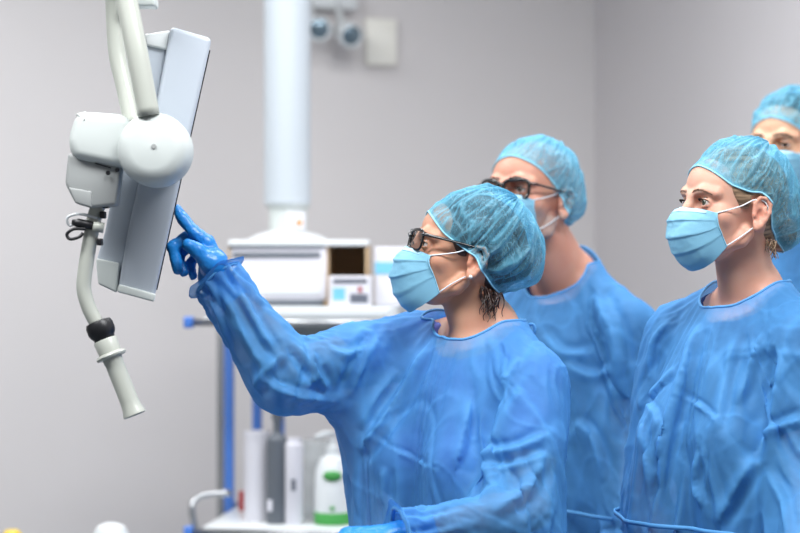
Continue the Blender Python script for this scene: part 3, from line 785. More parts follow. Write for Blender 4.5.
def sleeve_dist(p, S, E, W, rs):
    d = cone(p, S, E, rs[0], rs[1]); return smin(d, cone(p, E, W, rs[1], rs[2]), .03)
def make_gown(B, par, mat, neck_c, neck_r, sleeves, h=.0085, flare=1., frames=34, shrink=-.05, hem=.48, wide=.03, bend=.12, tilt=None, tension=16, tents=(), folds=(), crumple=1.):
    J = B.J
    def body_sdf(p):
        d = B.torso(p, wide*.9); d = smin(d, B.neck(p, .012), .03)
        z0 = J['ls'][2]
        # loose skirt of the gown
        a, b = B.T(0, .0, -.25), B.T(0, .01, -.95); ba = b-a; q = (p-a) @ B.R.T; t = np.clip(-q[:, 2]/(.70*B.k), 0, 1)
        rx = (.165+wide+.07*t*flare)*B.k; ry = (.125+wide+.07*t*flare)*B.k
        rr = np.sqrt((q[:, 0]/rx)**2+(q[:, 1]/ry)**2); sk = (rr-1)*np.minimum(rx, ry)
        sk = np.maximum(sk, q[:, 2]-.03); d = smin(d, sk, .05)
        for sd in 'lr':
            rs = sleeves[sd]; W = J[sd+'w']; E = J[sd+'e']; Wx = W+unit(W-E)*.06
            d = smin(d, sleeve_dist(p, J[sd+'s'], E, Wx, rs), .035)
        for a_, b_, r1, r2 in tents: d = smin(d, cone(p, a_, b_, r1, r2), .05)
        return d
    def go():
        al = np.array([v for v in J.values()]); lo = al.min(0)-.3; hi = al.max(0)+.3; lo[2] = hem-.1
        V, Q = surf(body_sdf, lo, hi, h); V = relax(V, Q, 2, .4)
        C = V[Q].mean(1); nc = np.asarray(neck_c, float); tl = np.asarray(tilt if tilt is not None else (0, 0, 1), float)
        tl = unit(B.H.wld((0, .012, -.05))-J['neck']); rel = C-nc; hgt = rel@A(0, 0, 1); ctr = nc+np.maximum(0, hgt)[:, None]*tl/tl[2]*.6
        lat = np.linalg.norm((C-ctr)[:, :2], axis=1)
        kf = ~((lat < neck_r) & (hgt > -.07)) & ~((hgt > .055) & (lat < .11)) & (C[:, 2] > hem)
        for sd in 'lr':
            W = J[sd+'w']; ax = unit(W-J[sd+'e']); rc = (C-W)@ax; kf &= ~((rc > .012) & (rc < .17) & (np.linalg.norm(C-W-rc[:, None]*ax, axis=1) < .062))
        V, Q = compact(V, Q, kf); V, Q = cull_islands(V, Q); return V, Q
    V, Q = cached('gowninit_'+B.key, go)
    pin = np.zeros(len(V))
    for L in loops(Q):
        p = V[L].mean(0)
        if p[2] < hem+.05 and len(L) > 60: continue
        for i in L: pin[i] = 1
    # collider: the body and scrubs
    under = lambda p: np.minimum(B.full(p, head=False), scrubs_sdf(B, p))
    def gc():
        al = np.array([v for v in J.values()]); lo = al.min(0)-.2; hi = al.max(0)+.2; lo[2] = .3
        co = lambda p: under(p)-.004
        return surf(co, lo, hi, .016)
    CV, CQ = cached('coll_'+B.key, gc)
    W = sim_cloth(B.key, V, Q, pin, [(CV, CQ)], frames=frames, shrink=shrink, bend=bend, tension=tension)
    def keep_out(X, gap):
        for _ in range(3):
            d = under(X); m = d < gap
            if not m.any(): break
            Y = X[m]; g = np.stack([under(Y+v*.002)-d[m] for v in np.eye(3)], 1); g /= np.maximum(1e-6, np.linalg.norm(g, axis=1))[:, None]
            X = X.copy(); X[m] = Y+g*(gap-d[m])[:, None]
        return X
    W = keep_out(W, .004)
    cuffs = {sd: (J[sd+'w'], unit(J[sd+'w']-J[sd+'e'])) for sd in 'lr'}
    t_ = mesh_obj('tmp', W, Q, None, sub=1); ev = t_.evaluated_get(bpy.context.evaluated_depsgraph_get()); me = ev.to_mesh()
    X = np.empty(len(me.vertices)*3); me.vertices.foreach_get('co', X); X = X.reshape(-1, 3).copy(); nm = np.empty(len(X)*3); me.vertices.foreach_get('normal', nm); nm = nm.reshape(-1, 3).copy()
    QQ = np.empty(len(me.loops), np.int64); me.loops.foreach_get('vertex_index', QQ); QQ = QQ.reshape(-1, 4); ev.to_mesh_clear(); d_ = t_.data; bpy.data.objects.remove(t_); bpy.data.meshes.remove(d_)
    def crump():
        a1 = vnoise(X*A(1, 1, .6), 5, 1, 1); a2 = vnoise(X*A(1, 1, .6), 5.7, 11, 1); b1 = vnoise(X*A(1, 1, .7), 11, 4, 1); b2 = vnoise(X, 26, 6, 2)
        return [a1, a2, b1, b2]
    a1, a2, b1, b2 = cached('crump_'+B.key, crump)
    sharp = lambda v, w: np.maximum(0, 1-np.abs(v)/w)**1.3           # crease lines where the noise crosses zero
    ds = crumple*(.0030*sharp(a1, .10)-.0026*sharp(a2, .09)+.0016*sharp(b1, .09)+.0008*b2+.003*a1)
    lim = np.ones(len(X))
    for L in loops(Q):
        lp = W[L][::3]; 
        if lp.mean(0)[2] < hem+.05: continue
        dd = np.full(len(X), 9.)
        for q in lp: dd = np.minimum(dd, np.linalg.norm(X-q, axis=1))
        lim = np.minimum(lim, np.clip(dd/.05, 0, 1))
    # larger folds, as crease lines laid over the cloth
    fsum = np.zeros(len(X))
    vis = (nm@unit(A(0, -1, 0)) > .0)
    px = 400+F*X[:, 0]/X[:, 1]; pz = 266.5-F*(X[:, 2]-CAMZ)/X[:, 1]
    for amp, wd, *ln in folds:
        pl = []
        for fx, fy in ln:
            r = np.hypot(px-fx, pz-fy); c = np.where((r < 9) & vis)[0]
            if len(c) == 0: c = np.argsort(r)[:6]
            pl.append(X[c[np.argsort(X[c, 1])[:max(1, len(c)//3)]]].mean(0))
        pl, _ = smooth_path(pl, 6); best = np.full(len(X), 9.); tt = np.zeros(len(X)); sd_ = np.zeros(len(X)); n = len(pl)
        for i in range(n-1):
            a, b = pl[i], pl[i+1]; ba = b-a; h_ = np.clip(((X-a)@ba)/(ba@ba+1e-12), 0, 1); v = X-a-h_[:, None]*ba; r = np.linalg.norm(v, axis=1)
            m = r < best; best[m] = r[m]; tt[m] = (i+h_[m])/(n-1)
            side = np.cross(ba, A(0, -1, 0)); sd_[m] = np.sign(v[m]@side)
        x = best/wd; prof_ = np.where(sd_ > 0, np.exp(-(x/1.)**2*1.2)+0, np.exp(-x*2.2)-.55*np.exp(-((x-1.1)/.6)**2))
        taper = np.clip(np.minimum(tt, 1-tt)/.22, 0, 1)**.7
        ds += amp*prof_*taper*(best < 4*wd); fsum += np.abs(prof_)*taper*(best < 2*wd)
    thick_ = np.clip(.45*sharp(a1, .10)+.45*sharp(a2, .09)+.3*sharp(b1, .09)+np.clip(fsum, 0, 1)*.6, 0, 1)
    ds *= lim
    # elastic cuffs: gathered and bunched
    mv = np.zeros_like(X)
    for sd in 'lr':
        C0, ax = cuffs[sd]; rc = (X-C0)@ax; rad = X-C0-rc[:, None]*ax; rr = np.linalg.norm(rad, axis=1); m = (rc > -.11) & (rc < .03) & (rr < .09)
        e1, e2, _ = frame(ax); an = np.arctan2(rad@e2, rad@e1); w = np.clip((rc+.11)/.09, 0, 1)
        rf = np.sin(an*9+14*a1+rc*20)*.0028+np.sin(an*17+14*a2)*.0014+.0035*np.sin(rc*110+an*1.0+14*b1)*(1-np.clip((rc+.02)/.03, 0, 1))
        mv += (rad/np.maximum(rr, 1e-4)[:, None])*(rf*w*m)[:, None]
    X = keep_out(X+nm*ds[:, None]+mv, .003)
    o = mesh_obj('surgical_gown', X, QQ, mat, par)
    at = o.data.attributes.new('fold', 'FLOAT', 'POINT'); at.data.foreach_set('value', thick_.astype(np.float32))
    for sd in 'lr':      # the loose lip of fabric beyond the elastic
        C0, ax = cuffs[sd]
        for L in loops(Q):
            lp = W[L]
            if len(L) < 12 or np.linalg.norm(lp.mean(0)-C0) > .08: continue
            lp = smooth_loop(lp, 2); c = lp.mean(0); n = len(lp); V3, F3 = [], []; rows = 6
            rnd = np.array([vnoise(np.array([[math.cos(2*PI*k/n)*1.2, math.sin(2*PI*k/n)*1.2, 3.]]), 1.6, 2+len(B.key), 3)[0] for k in range(n)])
            for i in range(rows):
                t = i/(rows-1)
                for k in range(n):
                    r = lp[k]-c; r = r-(r@ax)*ax; r1 = unit(r); w1 = math.sin(k/n*2*PI*9+5*rnd[k])
                    V3.append(lp[k]-ax*.004+r1*(-.002+.017*math.sin(t*2.2)+.0025*t*w1+.002*t*rnd[k]) + ax*(.026*t*(.9+.2*rnd[k])-.016*t*t+.0012*w1*t))
            for i in range(rows-1):
                for k in range(n): F3.append((i*n+k, i*n+(k+1) % n, (i+1)*n+(k+1) % n, (i+1)*n+k))
            mesh_obj('cuff_frill', V3, F3, mat, par, sub=1)
    i = 0
    for L in loops(Q):
        p = W[L].mean(0)
        if len(L) < 12: continue
        if p[2] < hem+.05 and len(L) > 60: continue
        neckish = np.linalg.norm(p-np.asarray(neck_c)) < .12
        lp = smooth_loop(W[L], 4)
        tube('neck_binding' if neckish else 'sleeve_cuff', lp, .0026 if neckish else .004, M['gown_edge'], o, seg=8, closed=True)
    B.gownV, B.gownQ = W, Q
    return o
def waist_tie(B, par, z, gap=.004, w=.008, name='waist_tie', mat=None):
    """flat belt lying on the gown at height z"""
    V = B.gownV; c = B.T(0, 0, -.3); m = np.abs(V[:, 2]-z) < .012; P2 = V[m]; r = P2-c; an = np.arctan2(r[:, 1], r[:, 0]); rad = np.linalg.norm(r[:, :2], axis=1)
    lim = np.median(rad)*1.5; ok = rad < lim; an, rad = an[ok], rad[ok]; n = 72; ring = []
    for k in range(n):
        a = -PI+2*PI*k/n; d = np.abs((an-a+PI) % (2*PI)-PI); s_ = d < .09
        rr = rad[s_].max() if s_.any() else np.median(rad); ring.append(rr)
    ring = np.array(ring); ring = .25*np.roll(ring, 1)+.5*ring+.25*np.roll(ring, -1)+gap
    pts = [A(c[0]+math.cos(-PI+2*PI*k/n)*ring[k], c[1]+math.sin(-PI+2*PI*k/n)*ring[k], z) for k in range(n)]
    V2 = []; Fc = []
    for k, p in enumerate(pts): V2 += [p-A(0, 0, w/2), p+A(0, 0, w/2)]
    for k in range(n): j = (k+1) % n; Fc.append((2*k, 2*j, 2*j+1, 2*k+1))
    return mesh_obj(name, V2, Fc, mat or M['gown_edge'], par, solid=.0025)

# ------------------------------------------------------------------ palette
M = {}
M['skin_a'] = skin_mat('skin olive', srgb(206, 158, 130), srgb(196, 120, 98))
M['skin_b'] = skin_mat('skin light', srgb(216, 168, 146), srgb(206, 128, 108))
M['skin_c'] = skin_mat('skin bearded', srgb(214, 158, 134), srgb(204, 124, 104), stubble=srgb(168, 146, 138))
M['skin_d'] = skin_mat('skin warm', srgb(222, 178, 146), srgb(208, 136, 108))
M['gown'] = sheet_mat('gown fabric', srgb(92, 166, 230), .56, trans=.26, crease=.0, bump=.3)
M['gown_edge'] = sheet_mat('gown binding', srgb(96, 168, 228), .97, trans=.15)
M['cap'] = sheet_mat('cap mesh', srgb(116, 196, 226), .12, trans=.3, web=24, webcol=srgb(178, 220, 238), bump=.3)
M['cap_edge'] = basic('cap elastic', srgb(150, 212, 236), .7)
M['mask'] = sheet_mat('mask fabric', srgb(146, 206, 232), .995, trans=.2, rough=.65, bump=.3)
M['mask_edge'] = basic('mask edge', srgb(150, 208, 232), .7)
M['mask_band'] = basic('mask band', srgb(172, 218, 238), .7)
M['loop'] = basic('elastic loop', srgb(232, 238, 242), .7)
M['glove'] = basic('nitrile', srgb(36, 138, 222), .36, spec=.5, var=.15, vscale=40)
M['scrubs'] = basic('navy scrubs', srgb(30, 48, 96), .85, bump=.3, bscale=600)
M['scrubs_p'] = basic('violet scrubs', srgb(104, 112, 190), .85, bump=.3, bscale=600)
def hair_mat(name, col):
    m = basic(name, col, .42); nt = m.node_tree; L = nt.links; b = nt.nodes['Principled BSDF']; tc = N(nt, 'ShaderNodeTexCoord'); mp = N(nt, 'ShaderNodeMapping'); mp.inputs['Scale'].default_value = (14, 150, 110)
    n = N(nt, 'ShaderNodeTexNoise', Scale=1.0, Detail=4.0); L.new(tc.outputs['Object'], mp.inputs[0]); L.new(mp.outputs[0], n.inputs['Vector'])
    r = N(nt, 'ShaderNodeMapRange'); r.inputs['From Min'].default_value = .35; r.inputs['From Max'].default_value = .65; L.new(n.outputs['Fac'], r.inputs['Value'])
    mx = N(nt, 'ShaderNodeMix', data_type='RGBA'); mx.inputs[6].default_value = tuple(c*.35 for c in col[:3])+(1,); mx.inputs[7].default_value = tuple(min(1, c*1.35) for c in col[:3])+(1,)
    L.new(r.outputs[0], mx.inputs[0]); L.new(mx.outputs[2], b.inputs['Base Color'])
    bp = N(nt, 'ShaderNodeBump', Strength=.5, Distance=.002); L.new(n.outputs['Fac'], bp.inputs['Height']); L.new(bp.outputs[0], b.inputs['Normal']); return m
M['hair_dark'] = hair_mat('hair dark', srgb(62, 42, 36))
M['hair_fair'] = hair_mat('hair fair', srgb(160, 132, 106))
M['hair_black'] = basic('hair black', srgb(26, 24, 26), .4)
M['hair_grey'] = basic('hair grey', srgb(184, 158, 150), .55)
M['lash'] = basic('lashes', srgb(30, 20, 18), .6)
M['frame'] = basic('black acetate', srgb(14, 14, 16), .22, coat=.4)
M['eyewhite'] = basic('eye white', srgb(226, 216, 210), .2)
M['iris_brown'] = basic('iris brown', srgb(70, 44, 28), .1, coat=1)
M['iris_green'] = basic('iris green', srgb(92, 96, 78), .1, coat=1)
M['pupil'] = basic('pupil', srgb(8, 8, 8), .05, coat=1)
M['pearl'] = basic('pearl', srgb(240, 236, 228), .2, coat=.5)
m, nt, b = new_mat('lens'); b.inputs['Base Color'].default_value = (1, 1, 1, 1); b.inputs['Roughness'].default_value = .02
gl = N(nt, 'ShaderNodeBsdfGlossy', Roughness=.03); tr = N(nt, 'ShaderNodeBsdfTransparent'); tr.inputs[0].default_value = (.93, .95, .96, 1); fr = N(nt, 'ShaderNodeFresnel', IOR=1.45); mx = N(nt, 'ShaderNodeMixShader')
nt.links.new(fr.outputs[0], mx.inputs[0]); nt.links.new(tr.outputs[0], mx.inputs[1]); nt.links.new(gl.outputs[0], mx.inputs[2]); nt.links.new(mx.outputs[0], nt.nodes['Material Output'].inputs[0]); M['lens'] = m

# ------------------------------------------------------------------ person 1: reaching for the monitor
def person_reaching():
    H = Head(P(463, 260.5, 3.41), 8, pitch=13, k=.945, eye_open=.0046)
    J = dict(neck=P(484, 338, 3.42), rs=P(412, 350, 3.53), ls=P(530, 384, 3.30), re=P(286, 368, 3.36), rw=P(222, 284, 3.40), le=P(530, 510, 3.17), lw=P(408, 536, 3.10))
    B = Body(H, J, fem=1); B.key = 'w1'
    f = B.feet_pts(); par = empty('person', A(*(f[0]+f[1])/2)*A(1, 1, 0), 'woman in black glasses, cap and mask raising a gloved finger to the monitor', 'person', 'surgical team in blue gowns')
    pi = lambda x, y, D: P(x, y, D)
    W = pi(215, 279, 3.40)
    rh = dict(W=W, f=unit(pi(206, 243, 3.385)-W),
              ch=[([pi(207, 243, 3.385), pi(193, 231, 3.385), pi(183, 219, 3.39), pi(177, 209, 3.395)], [.0118, .0104, .0092, .0074]),
                  ([pi(203, 247, 3.405), pi(186, 238, 3.41), pi(173, 247, 3.405), pi(178, 270, 3.40)], [.0118, .0108, .0100, .0082]),
                  ([pi(206, 252, 3.425), pi(188, 246, 3.435), pi(178, 256, 3.43), pi(184, 272, 3.42)], [.0108, .0100, .0092, .0075]),
                  ([pi(210, 257, 3.44), pi(197, 255, 3.45), pi(190, 264, 3.445), pi(193, 276, 3.435)], [.0092, .0084, .0076, .0062])],
              th=([pi(219, 272, 3.385), pi(209, 262, 3.365), pi(198, 251, 3.357), pi(188, 245, 3.357)], [.0165, .0145, .0125, .0098]),
              pal=[(W, pi(207, 243, 3.385), .022, .0145), (W, pi(204, 247, 3.405), .020, .0125), (W, pi(206, 252, 3.425), .020, .012), (W, pi(210, 258, 3.44), .019, .011), (W, pi(212, 266, 3.37), .021, .018), (W, pi(216, 262, 3.375), .022, .020)])
    lh = relaxed_hand(P(398, 538, 3.10), P(330, 548, 3.06)-P(398, 538, 3.10), A(.1, .5, -1), 1)
    hands = [rh, lh]
    make_body(B, par, M['skin_a'], hands)
    make_scrubs(B, par, M['scrubs_p'])
    make_shoes(B, par, M['shoe'] if 'shoe' in M else M['loop'])
    make_glove(rh, par, J['rw']+unit(J['re']-J['rw'])*.035, M['glove']); make_glove(lh, par, J['lw']+unit(J['le']-J['lw'])*.035, M['glove'])
    make_hair(H, par, M['hair_dark'], bun=((0, .095, .02), (.042, .040, .042)))
    rim = [(0, -.088, .078), (.035, -.078, .064), (.062, -.052, .036), (.078, -.012, .016), (.082, .008, .010), (.080, .030, -.022), (.062, .062, -.046), (0, .098, -.052)]
    vol = lambda q: smin(ell(q, (0, .024, .050), (.090, .106, .100)), ell(q, (0, .085, .020), (.070, .066, .066)), .06)
    make_cap(H, par, M['cap'], rim, vol, 2, folds=24, amp=.0050)
    wisps(H, par, M['hair_dark'], [(.050, .060, -.048), (.042, .070, -.048), (.058, .046, -.042), (.052, .056, -.046)], 3, .055)
    nb = B.J['neck']-B.f*.060+B.l*.034+A(0, 0, .006)
    multi_tube('neck_tie_bow', [smooth_path([nb+A(*q) for q in pts], 6)[0] for pts in (
        [(0, 0, 0), (.010, -.01, .016), (.022, -.014, .018), (.024, -.012, .004), (.012, -.006, -.002), (0, 0, 0)],
        [(0, 0, 0), (-.008, -.004, .014), (-.014, -.004, .02), (-.014, -.002, .006), (0, 0, 0)], [(0, 0, 0), (.014, -.008, -.012), (.03, -.012, -.03)])], .0028, M['gown_edge'], par, seg=8)
    make_mask(H, par, M['mask'], 1, low=.006, back=.006)
    make_glasses(H, par, w=.052, h=.038, thick=.0031, y=-.1085, z=.017)
    make_eyes(H, par, M['iris_brown'], gaze=(0, -1, .1)); make_brows(H, par, M['hair_dark'], seed=2); make_lashes(H, par)
    st = [(H.wld((.0868, .006, -.030)))]
    V, Q = surf(lambda p: np.linalg.norm(p-st[0], axis=1)-.0036, st[0]-.008, st[0]+.008, .0012); mesh_obj('pearl_earring', V, Q, M['pearl'], par)
    g = make_gown(B, par, M['gown'], J['neck']+A(-.0, 0, -.022)+B.f*.012, .074, dict(r=(.070, .060, .044), l=(.082, .078, .044)), tents=[(J['rs']*.6+J['re']*.4-A(0, 0, .03), B.T(-.10, -.10, -.30), .06, .06), (B.T(-.07, -.12, -.2), B.T(-.08, -.13, -.5), .06, .07)], folds=[
        (.014, .018, (434, 331), (406, 379), (372, 431), (356, 453)), (.010, .014, (397, 366), (375, 400), (359, 431)), (.005, .006, (366, 435), (401, 453), (436, 470)),
        (-.020, .022, (506, 379), (489, 414), (475, 453), (473, 475), (480, 501)), (.009, .012, (475, 453), (515, 444), (550, 431)), (.007, .010, (475, 468), (515, 462), (550, 451)),
        (.012, .016, (548, 453), (528, 488), (493, 510)), (.008, .014, (471, 387), (460, 444), (449, 497)), (.006, .012, (381, 466), (379, 505)), (.010, .016, (520, 352), (500, 390), (488, 430)),
        (.012, .014, (228, 295), (247, 343), (262, 365)), (.014, .014, (285, 349), (263, 372), (251, 391)), (-.010, .012, (290, 342), (308, 365), (328, 396)), (.010, .010, (314, 350), (333, 398)),
        (.010, .012, (258, 378), (288, 394), (344, 407)), (-.014, .014, (371, 330), (359, 365), (345, 400)), (.009, .010, (241, 289), (260, 324), (276, 349)), (.008, .010, (330, 345), (352, 352), (372, 340))])
    return B

def dress(B, par, skin, scrubs, hands, tint=None):
    make_body(B, par, skin, hands, tint); make_scrubs(B, par, scrubs); make_shoes(B, par, M['shoe'])
    for hd, sd in zip(hands, 'rl'):
        J = B.J; make_glove(hd, par, J[sd+'w']+unit(J[sd+'e']-J[sd+'w'])*.035, M['glove'], h=.0032)
def root(B, label, H):
    f = B.feet_pts(); par = empty('person', A(*(f[0]+f[1])/2)*A(1, 1, 0), label, 'person', 'surgical team in blue gowns'); return par
def hang(J, B):
    out = []
    for sd, sg in (('r', -1), ('l', 1)):
        W, E = J[sd+'w'], J[sd+'e']; fw = unit(W-E); pn = unit(-sg*B.l*1.0-B.f*.2)
        hd = relaxed_hand(W, fw, pn, 1); t = np.cross(unit(fw), unit(pn-(pn@fw)*fw))
        if t@B.f < 0: hd = relaxed_hand(W, fw, pn, -1)
        out.append(hd)
    return out

# ------------------------------------------------------------------ person 2: woman at the right, face in three-quarter view
def person_watching():
    H = Head(P(731.5, 213, 3.40), 24, pitch=4, k=.94, eye_open=.0052)
    J = dict(neck=P(748, 300, 3.44), rs=P(682, 338, 3.53), ls=P(802, 348, 3.29), re=P(650, 480, 3.53), rw=P(655, 600, 3.32), le=P(812, 490, 3.21), lw=P(800, 600, 2.98))
    B = Body(H, J, fem=1); B.key = 'w2'; par = root(B, 'woman without glasses watching from the right, fair hair knotted under a blue cap, ear uncovered', H)
    dress(B, par, M['skin_b'], M['scrubs'], hang(J, B))
    make_hair(H, par, M['hair_fair'], bun=((0, .112, -.030), (.036, .034, .036)), nape=-.050)
    rim = [(0, -.084, .086), (.036, -.076, .074), (.066, -.046, .046), (.079, -.014, .036), (.084, .012, .038), (.081, .040, .006), (.070, .055, -.034), (.045, .085, -.055), (0, .125, -.066)]
    vol = lambda q: smin(ell(q, (0, .024, .050), (.088, .106, .100)), ell(q, (0, .105, -.014), (.060, .054, .056)), .06)
    make_cap(H, par, M['cap'], rim, vol, 5, folds=22, amp=.0045)
    wisps(H, par, M['hair_fair'], [(.050, .060, -.050), (.045, .068, -.052)], 5, .035)
    make_mask(H, par, M['mask'], 4, low=.003)
    make_eyes(H, par, M['iris_green'], gaze=(.15, -1, .03)); make_brows(H, par, M['hair_fair_brow'], seed=4, arch=.003, dense=110, thick=.8); make_lashes(H, par)
    make_gown(B, par, M['gown'], J['neck']+A(0, 0, -.020)+B.f*.012, .076, dict(r=(.080, .076, .044), l=(.082, .080, .044)),
        tents=[(B.T(-.07, -.12, -.2), B.T(-.08, -.13, -.5), .06, .07)], folds=[
        (.014, .018, (697, 322), (680, 375), (661, 432), (654, 485)), (.008, .012, (672, 368), (650, 390), (632, 405)), (-.020, .020, (770, 345), (760, 399), (751, 462)),
        (.012, .016, (752, 455), (732, 489), (713, 527)), (.010, .014, (696, 452), (692, 480), (699, 507)), (.006, .007, (673, 391), (697, 406), (720, 422)), (.010, .012, (754, 434), (780, 424), (800, 416)),
        (.004, .010, (640, 400), (650, 410), (655, 425)), (.006, .014, (637, 420), (643, 460), (650, 515)), (.008, .014, (735, 330), (722, 380), (712, 430)), (.009, .014, (760, 330), (745, 370), (735, 400)),
        (.008, .012, (762, 470), (780, 500), (784, 530)), (.006, .010, (667, 318), (650, 345), (645, 380))])
    waist_tie(B, par, P(0, 524, 3.35)[2])
    return B
# ------------------------------------------------------------------ person 3: bearded man with glasses behind the first woman
def person_behind():
    H = Head(P(530.5, 203, 4.02), 50, pitch=8, k=1.03, male=1, eye_open=.0046)
    J = dict(neck=P(566, 282, 4.10), rs=P(500, 326, 4.19), ls=P(626, 330, 3.95), re=P(486, 440, 4.24), rw=P(462, 560, 4.10), le=P(640, 450, 3.93), lw=P(645, 562, 3.70))
    B = Body(H, J, fem=0); B.key = 'm1'; par = root(B, 'man with grey stubble and black glasses standing behind the reaching woman', H)
    def tint(q, t):
        z = np.clip((-.012-q[:, 2])/.02, 0, 1)*np.clip((.014-q[:, 1])/.015, 0, 1)*np.clip((q[:, 2]+.13)/.03, 0, 1)
        return np.maximum(t*.4, z*.85)
    dress(B, par, M['skin_c'], M['scrubs'], hang(J, B), tint)
    make_hair(H, par, M['hair_grey'], nape=-.035, thick=.0015, hairline=.014)
    rim = [(0, -.084, .086), (.036, -.078, .076), (.064, -.054, .056), (.078, -.016, .026), (.083, .004, -.004), (.083, .028, -.034), (.064, .064, -.052), (0, .105, -.054)]
    vol = lambda q: smin(ell(q, (0, .020, .048), (.087, .106, .097)), ell(q, (0, .060, .000), (.074, .062, .058)), .05)
    make_cap(H, par, M['cap'], rim, vol, 8, folds=18, amp=.004)
    make_mask(H, par, M['mask'], 7)
    make_glasses(H, par, w=.054, h=.036, thick=.0040, y=-.106, z=.012)
    make_eyes(H, par, M['iris_brown'], gaze=(.2, -1, .1)); make_brows(H, par, M['hair_dark'], seed=6, thick=1.3); make_lashes(H, par)
    make_gown(B, par, M['gown'], J['neck']+A(0, 0, -.012)+B.f*.012, .080, dict(r=(.092, .084, .05), l=(.094, .088, .05)), h=.0105,
        folds=[(.016, .020, (592, 289), (611, 332), (620, 400)), (.008, .014, (560, 360), (585, 372), (612, 366)), (.010, .014, (570, 420), (590, 440), (600, 480)), (.008, .014, (540, 330), (560, 350), (590, 352)), (-.014, .018, (628, 360), (624, 400), (622, 440))])
    waist_tie(B, par, P(0, 512, 3.9)[2])
    return B
# ------------------------------------------------------------------ person 4: man at the right edge
def person_edge():
    H = Head(P(790, 153, 4.32), 50, pitch=0, k=1.04, male=1, eye_open=.0036)
    J = dict(neck=P(812, 214, 4.40), rs=P(764, 262, 4.49), ls=P(876, 262, 4.24), re=P(752, 380, 4.52), rw=P(728, 490, 4.34), le=P(890, 380, 4.2), lw=P(888, 490, 3.98))
    B = Body(H, J, fem=0); B.key = 'm2'; par = root(B, 'dark-haired man at the back right, half cut off, only eyes showing above his mask', H)
    dress(B, par, M['skin_d'], M['scrubs'], hang(J, B))
    make_hair(H, par, M['hair_black'], nape=-.040, thick=.003)
    rim = [(0, -.086, .074), (.036, -.080, .064), (.064, -.056, .040), (.078, -.016, .020), (.083, .008, -.002), (.083, .030, -.030), (.064, .064, -.050), (0, .105, -.054)]
    vol = lambda q: smin(ell(q, (0, .020, .050), (.088, .106, .100)), ell(q, (0, .070, .010), (.074, .062, .062)), .05)
    make_cap(H, par, M['cap'], rim, vol, 12, folds=20, amp=.0045)
    make_mask(H, par, M['mask'], 9)
    make_eyes(H, par, M['iris_brown'], gaze=(.25, -1, .02)); make_brows(H, par, M['hair_black'], seed=9, thick=.9, dense=110); make_lashes(H, par)
    make_gown(B, par, M['gown'], J['neck']+A(0, 0, -.030)+B.f*.014, .086, dict(r=(.092, .084, .05), l=(.094, .088, .05)), h=.013, frames=26)
    return B

# ------------------------------------------------------------------ room materials
def wall_mat(name, col):
    m, nt, b = new_mat(name); L = nt.links; tc = N(nt, 'ShaderNodeTexCoord')
    n = N(nt, 'ShaderNodeTexNoise', Scale=1.3, Detail=3.0); L.new(tc.outputs['Object'], n.inputs['Vector'])
    mx = N(nt, 'ShaderNodeMix', data_type='RGBA'); mx.inputs[6].default_value = col; mx.inputs[7].default_value = tuple(c*.95 for c in col[:3])+(1,)
    L.new(n.outputs['Fac'], mx.inputs[0]); L.new(mx.outputs[2], b.inputs['Base Color']); b.inputs['Roughness'].default_value = .7
    n2 = N(nt, 'ShaderNodeTexNoise', Scale=180, Detail=3.0); L.new(tc.outputs['Object'], n2.inputs['Vector']); bp = N(nt, 'ShaderNodeBump', Strength=.1, Distance=.002)
    L.new(n2.outputs['Fac'], bp.inputs['Height']); L.new(bp.outputs[0], b.inputs['Normal']); return m
M['wall'] = wall_mat('painted wall', srgb(224, 220, 219)); M['wall2'] = wall_mat('painted wall side', srgb(218, 214, 215))
M['ceil'] = wall_mat('ceiling paint', srgb(226, 226, 226))
M['floor'] = basic('vinyl floor', srgb(104, 110, 118), .4, var=.12, vscale=3)
M['white'] = basic('white enamel', srgb(226, 230, 231), .35, coat=.2)
M['column'] = basic('column enamel', srgb(196, 204, 210), .4)
M['plastic'] = basic('off white plastic', srgb(206, 212, 209), .42, bump=.05, bscale=900)
M['plastic2'] = basic('cool grey plastic', srgb(182, 190, 200), .42, bump=.05, bscale=900)
M['plastic3'] = basic('grey plastic', srgb(160, 163, 162), .5)
M['tube'] = basic('warm grey enamel', srgb(180, 183, 174), .38, coat=.2)
M['black'] = basic('black rubber', srgb(20, 20, 24), .4)
M['steel'] = basic('brushed steel', srgb(176, 178, 180), .32, metal=.9)
M['blue'] = basic('blue enamel', srgb(72, 122, 204), .4, coat=.2)
M['card'] = basic('cardboard', srgb(186, 160, 128), .8, bump=.2, bscale=120)
M['paper'] = basic('printed paper', srgb(222, 221, 228), .6)
M['ink'] = basic('grey print', srgb(96, 100, 112), .7)
M['cream'] = basic('cream plastic', srgb(250, 248, 238), .5)
M['greyplas'] = basic('slate plastic', srgb(98, 104, 112), .45)
M['green'] = basic('green print', srgb(70, 158, 76), .5)
M['red'] = basic('red plastic', srgb(170, 36, 40), .4)
M['orange'] = basic('orange print', srgb(232, 150, 80), .5)
M['yellow'] = basic('yellow plastic', srgb(232, 196, 60), .4)
M['cyan'] = basic('pale blue print', srgb(120, 196, 230), .5)
M['reflector'] = basic('lamp reflector', srgb(120, 140, 152), .15, metal=.6)
M['screen'] = basic('dark screen glass', srgb(16, 20, 26), .1, coat=1)
M['shoe'] = basic('shoe rubber', srgb(236, 238, 240), .5)
M['hair_fair_brow'] = basic('brow brown', srgb(122, 90, 72), .6)
m, nt, b = new_mat('clear plastic'); b.inputs['Base Color'].default_value = srgb(226, 234, 234); b.inputs['Roughness'].default_value = .15
b.inputs['Alpha'].default_value = .35; M['clear'] = m

